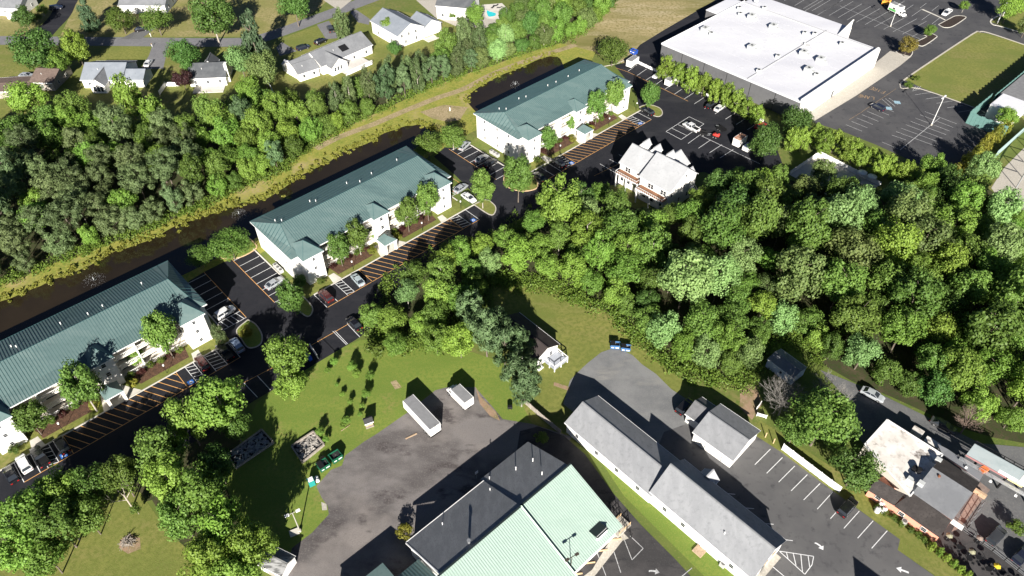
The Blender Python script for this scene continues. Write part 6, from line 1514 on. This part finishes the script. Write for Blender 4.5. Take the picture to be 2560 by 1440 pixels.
for o, nm in ((O1, 'left'), (O2, 'middle'), (O3, 'far')):
    for a, w in ((12.5, 'left part'), (33.5, 'right part'), (46.2, 'right end')): small_lamp(loc(o, a, 23.0), 'white globe lamp on the grass strip, %s of the %s block front' % (w, nm))
p = at(736, 1332); tag(MB().box(-.8, .8, -.6, .6, 0, .25).build('concrete_pad', concrete_pale), 'square concrete pad beside the floodlight pole', 'slab'); bpy.data.objects['concrete_pad'].location = (p.x, p.y, 0); bpy.data.objects['concrete_pad'].rotation_euler = (0, 0, R(25))
# ------------------------------------------------------------------ yard things
p = at(922, 1060); t = thing('playhouse', 'tiny dark-roofed playhouse on the yard lawn', 'playhouse', (p.x, p.y, 0), R(25))
gable(t, -.75, .75, -.6, .6, 1.3, 2.0, wood_pale, black_metal, .15); win(t, (-.3, -.6, .8), R(-90), .35, .4); win(t, (.35, -.6, .8), R(-90), .35, .4); MB().box(-.8, .8, -1.0, -.65, 0, .15).build('step', wood_grey, t)
def plot(px, label, rub, h=.5, n=90, seed=1, wallm=wood_grey):
    P = [at(u, v) for u, v in px]; o = P[0]; t = thing('foundation_plot', label, 'foundation', (o.x, o.y, 0)); rs = random.Random(seed)
    for a, b in zip(P, P[1:] + P[:1]): MB().bar(((a - o).x, (a - o).y, h), ((b - o).x, (b - o).y, h), .25, h).build('border', wallm, t)
    MB().poly([((q - o).x, (q - o).y, .10) for q in P]).build('floor', mat('ash_floor', (.022, .022, .026), .95), t)
    rb = MB()
    for _ in range(n):
        s, q = rs.uniform(.06, .94), rs.uniform(.06, .94); c = P[0].lerp(P[1], s).lerp(P[3].lerp(P[2], s), q) - o; w = rs.uniform(.12, .5)
        a = rs.uniform(0, 3.14); e = Vector((math.cos(a), math.sin(a), 0)) * w * rs.uniform(.5, 1.6); f = Vector((-math.sin(a), math.cos(a), 0)) * w * .4; z = rs.uniform(.14, .3)
        rb.slab([(c + k + Vector((0, 0, z + rs.uniform(-.06, .1)))) for k in (-e - f, e - f, e + f, -e + f)], .1)
    ro = rb.build('rubble', rub, t); ro['kind'] = 'stuff'
plot([(757, 1158), (730, 1118), (784, 1082), (811, 1114)], 'burnt timber-edged plot with pale debris beside the green dumpsters', mat('pale_debris', (.42, .39, .35), .9, [((.15, .14, .13), 1.5, .45, .6)]), .6, 110, 3)
plot([(590, 1172), (570, 1138), (655, 1076), (685, 1108)], 'rubble-filled foundation plot in deep shade under the trees', mat('grey_rubble', (.30, .30, .31), .9, [((.16, .16, .17), 1.5, .45, .6)]), .5, 170, 4)
p = at(322, 1357); t = thing('brush_pile', 'pile of dry branches on bare earth on the lower left lawn', 'brush pile', (p.x, p.y, 0)); rs = random.Random(4)
for k in range(46):
    a = rs.uniform(0, 6.28); L = rs.uniform(.8, 2.2); c = Vector((rs.uniform(-.9, .9), rs.uniform(-.7, .7), rs.uniform(.1, .6))); e = Vector((math.cos(a), math.sin(a), rs.uniform(-.2, .3))) * L / 2
    MB().tube(c - e, c + e, .05, .025, 5).build('branch', wood_grey, t, fix=False)
p = at(1028, 1091); o = MB().box(-1.2, 1.2, -.12, .12, 0, .12).build('timber_beam', wood_pale); o.location = (p.x, p.y, .02); o.rotation_euler = (0, 0, R(30)); tag(o, 'pale timber beam lying on the gravel yard below the trailer', 'beam')
p = at(864, 1071); o = MB().tube((-1.0, 0, .1), (1.0, 0, .16), .06, .04, 6).build('fallen_stake', wood_pale); o.location = (p.x, p.y, 0); o.rotation_euler = (0, 0, R(42)); tag(o, 'pale stake lying on the yard lawn among the saplings', 'stake')
p = at(1275, 1023); t = thing('grill', 'small black grill on the grass by the board fence', 'grill', (p.x, p.y, 0)); loft([(-.5, .5, .95, .3), (0, .45, 1.1, .38), (.5, .5, .95, .3)]).build('bowl', black_metal, t)
for x in (-.35, .35): MB().box(x - .04, x + .04, -.25, .25, 0, .5).build('leg', black_metal, t)
# wheel stops before the mint building
for i, (u, v) in enumerate(((1540, 1349), (1506, 1377), (1474, 1408), (1442, 1436))):
    p = at(u, v); o = MB().box(-.95, .95, -.1, .1, 0, .14).build('wheel_stop', timber_orange); o.location = (p.x, p.y, .06); o.rotation_euler = (0, 0, R(8)); tag(o, '%s pale wheel stop from the corner porch before the mint roof' % ORD_[i] if 0 else '%s pale wheel stop from the corner porch before the mint roof' % ('first', 'second', 'third', 'fourth')[i], 'wheel stop', 'wheel stops')
# satellite dish / sign at the rear of the mint building
p = at(1192, 1196); t = thing('yard_sign', 'small white sign on a post behind the mint-roofed building', 'sign', (p.x, p.y, 0), R(40)); MB().tube((0, 0, 0), (0, 0, 2.4), .04, .04, 6).build('post', steel, t); MB().box(-.35, .35, -.06, -.02, 1.7, 2.5).build('board', white_trim, t)
# utility markers by the pond
p = at(1125, 277); o = MB().box(-.12, .12, -.12, .12, 0, 1.2).build('marker_post', white_trim); o.location = (p.x, p.y, 0); tag(o, 'white marker post on the bank between the ponds', 'post')
# mailboxes on the street
for u, v, w in ((74, 70, 'by the side road corner'), (378, 92, 'opposite the grey driveway'), (381, 117, 'at the grey driveway mouth')):
    p = at(u, v); t = thing('mailbox', 'mailbox %s' % w + ' on the street verge', 'mailbox', (p.x, p.y, 0)); MB().box(-.06, .06, -.06, .06, 0, 1.0).build('post', white_trim, t); MB().box(-.13, .13, -.28, .28, 1.0, 1.28).build('box', wood_pale if u == 381 else white_trim, t)
# ------------------------------------------------------------------ restaurant surroundings
for i, (u, v) in enumerate(((2194, 1275), (2203, 1262), (2210, 1276))):
    p = at(u, v, .6); t = thing('propane_tank', ('left', 'upper', 'right')[i] + ' one of three white propane tanks against the salmon wall', 'tank', (p.x, p.y, 0)); b = MB(); prev = None
    for z, r in ((0, .3), (.15, .5), (1.0, .5), (1.25, .38), (1.35, .12)):
        if prev: b.tube((0, 0, prev[0]), (0, 0, z), prev[1], r, 14)
        prev = (z, r)
    b.build('tank_body', white_trim, t); MB().tube((0, 0, 1.35), (0, 0, 1.5), .14, .14, 10).build('valve_guard', steel, t)
p = at(2256, 1311); o = link('air_conditioner', _ac, None, (p.x, p.y, .4), rang); tag(o, 'white air conditioning unit against the salmon wall', 'air conditioner')
bb0, bb1 = at(2416, 1136, 4.2), at(2610, 1245, 4.2); dd = bb1 - bb0; ban = math.atan2(dd.y, dd.x)
bl = thing('billboard', 'long roadside billboard with pale panels, catwalk and lamps at the right edge', 'billboard', (bb0.x, bb0.y, 0), ban)
LBB = dd.length
grey_panel2 = mat('billboard_grey', (.24, .28, .29), .5, [((.21, .25, .26), .6, .45, .65)])
MB().box(0, 8.6, .0, .12, 4.2, 7.6).build('panel', grey_panel2, bl); MB().box(8.66, LBB, .0, .12, 4.2, 7.6).build('panel', white_trim, bl)
MB().box(5.4, 8.5, -.05, -.005, 4.25, 5.0).build('notice_strip', white_trim, bl); MB().box(7.2, 9.6, -.05, -.01, 3.75, 4.18).build('yellow_strip', mat('pale_yellow', (.75, .62, .28), .6), bl)
MB().box(0, 7.0, -.05, .0, 3.75, 4.15).build('trim_strip', mat('dull_red', (.30, .15, .15), .7), bl)
for x in (5.7, 6.0, 6.5, 6.8, 7.2, 7.5, 7.9): MB().box(x, x + .14, -.056, -.05, 4.62, 4.8).build('notice_letter', black_metal, bl)
for x, z, w in ((12.0, 6.0, .5), (12.2, 5.3, .3), (13.0, 5.3, .3), (10.6, 4.7, .9)): MB().box(x, x + w, -.012, -.002, z, z + .18).build('panel_mark', mat('faded_print', (.42, .50, .52), .6), bl)
MB().box(-.6, LBB, -1.3, -.5, 3.4, 3.48).build('catwalk', steel, bl)
b = MB(); b.box(-.6, LBB, -1.32, -1.28, 4.3, 4.36)
for k in range(12): b.box(-.6 + k * LBB / 11, -.55 + k * LBB / 11, -1.32, -1.28, 3.4, 4.3)
b.build('catwalk_rail', steel, bl)
for x in (1.0, 5.2, 9.4): MB().box(x - .2, x + .2, -2.4, -2.0, 3.4, 3.6).build('floodlight', white_trim, bl); MB().box(x - .03, x + .03, -2.1, -1.3, 3.38, 3.44).build('lamp_arm', steel, bl)
for x in (2, 7, 12): MB().tube((x, .5, 0), (x, .5, 7.2), .22, .22, 10).build('column', black_metal, bl)
b = MB()
for z in (4.6, 7.2): b.box(0, LBB, .5, .62, z, z + .15)
for k in range(9): b.box(k * LBB / 8, k * LBB / 8 + .12, .14, 1.5, 7.0, 7.1)
b.box(0, LBB, 1.4, 1.5, 7.0, 7.1); b.build('back_frame', black_metal, bl)
def fence2(pts, h, label):
    P = [at(u, v) for u, v in pts]; o = P[0]; t = thing('railing', label, 'railing', (o.x, o.y, 0))
    for a, b in zip(P, P[1:]):
        n = max(1, int((b - a).length / 1.6))
        for i in range(n + 1): p = a.lerp(b, i / n) - o; MB().box(p.x - .05, p.x + .05, p.y - .05, p.y + .05, 0, h).build('post', black_metal, t)
        m_ = MB()
        for z in (h, h * .55, h * .2): m_.bar(((a - o).x, (a - o).y, z), ((b - o).x, (b - o).y, z), .06, .06)
        m_.build('rail', steel, t)
fence2([(2404, 1326), (2480, 1378), (2542, 1426), (2570, 1450)], 1.2, 'steel railing between dining terrace and gravel')
fence2([(2418, 1320), (2455, 1262)], 1.3, 'short black railing by the brick walk of the restaurant')
ump = [(2437, 1358, 'pink_beige', (.24, .18, .15)), (2362, 1352, 'cream', (.26, .25, .17)), (2418, 1392, 'pale_yellow_cloth', (.27, .26, .17)), (2480, 1428, 'yellow', (.60, .44, .03))]
for u, v, n_, c_ in ump:
    p = at(u, v); t = thing('table_umbrella', '%s table umbrella on the dark dining terrace' % n_.replace('_', ' ').replace(' cloth', ''), 'umbrella', (p.x, p.y, .04)); b = MB()
    for k in range(6):
        a0, a1 = 2 * math.pi * k / 6, 2 * math.pi * (k + 1) / 6; b.poly([(0, 0, 2.2), (.6 * math.cos(a0), .6 * math.sin(a0), 1.9), (.6 * math.cos(a1), .6 * math.sin(a1), 1.9)])
    b.build('canopy', mat('cloth_' + n_, c_, .8), t); MB().tube((0, 0, 0), (0, 0, 2.2), .03, .03, 6).build('pole', steel, t); MB().tube((0, 0, .7), (0, 0, .75), .5, .5, 10).build('table_top', black_metal, t)
for i in range(7):
    u, v = 2395 + i * 24, 1372 + i * 13 + (i % 2) * 16; p = at(u, v); t = thing('patio_table', '%s dark dining table from the restaurant door on the terrace' % ('first second third fourth fifth sixth seventh'.split()[i]), 'table', (p.x, p.y, .04), i)
    MB().tube((0, 0, .68), (0, 0, .74), .5, .5, 12).build('table_top', black_metal, t); MB().tube((0, 0, 0), (0, 0, .68), .06, .06, 6).build('stem', black_metal, t)
    for k in range(3):
        a = k * 2.1; MB().box(.8 * math.cos(a) - .22, .8 * math.cos(a) + .22, .8 * math.sin(a) - .22, .8 * math.sin(a) + .22, .42, .48).build('stool', black_metal, t)
p = at(2456, 1178, 3); o = MB().box(-.6, .6, -.5, .5, 2.95, 3.7).build('orange_box', mat('orange_crate', (.62, .16, .05), .7)); o.location = (p.x, p.y, .3); o.rotation_euler = (0, 0, R(20)); tag(o, 'orange-red box on the end of the grey metal awning', 'box')
# loading yard at the right edge
sheet('loading_yard', [(2478, 470), (2510, 420), (2600, 330), (2700, 330), (2700, 560), (2560, 530), (2500, 500)], .03, concrete)
p0, p1 = at(2540, 470), at(2600, 370); t = thing('steel_frame', 'pale steel frame structure beside the loading yard at the right edge', 'frame', (p0.x, p0.y, 0)); dv = p1 - p0
for k in range(5):
    c = dv * (k / 4); MB().box(c.x - .12, c.x + .12, c.y - .12, c.y + .12, 0, 5).build('column', steel, t); MB().bar((c.x, c.y, 5), (c.x + 4, c.y - 3, 5), .15, .2).build('beam', steel, t)
MB().bar((0, 0, 5.2), (dv.x, dv.y, 5.2), .3, .2).build('main_beam', steel, t)
p0, p1 = at(2486, 395), at(2575, 315); t = thing('green_fence', 'pale green metal fence along the loading yard', 'fence', (p0.x, p0.y, 0)); dv = p1 - p0
for k in range(12): a_, b_ = dv * (k / 12), dv * ((k + .95) / 12); MB().bar((a_.x, a_.y, 2.4), (b_.x, b_.y, 2.4), .08, 2.3).build('panel', mat('pale_green_metal', (.30, .40, .40), .6), t)
# hedge strip and door details at the store front
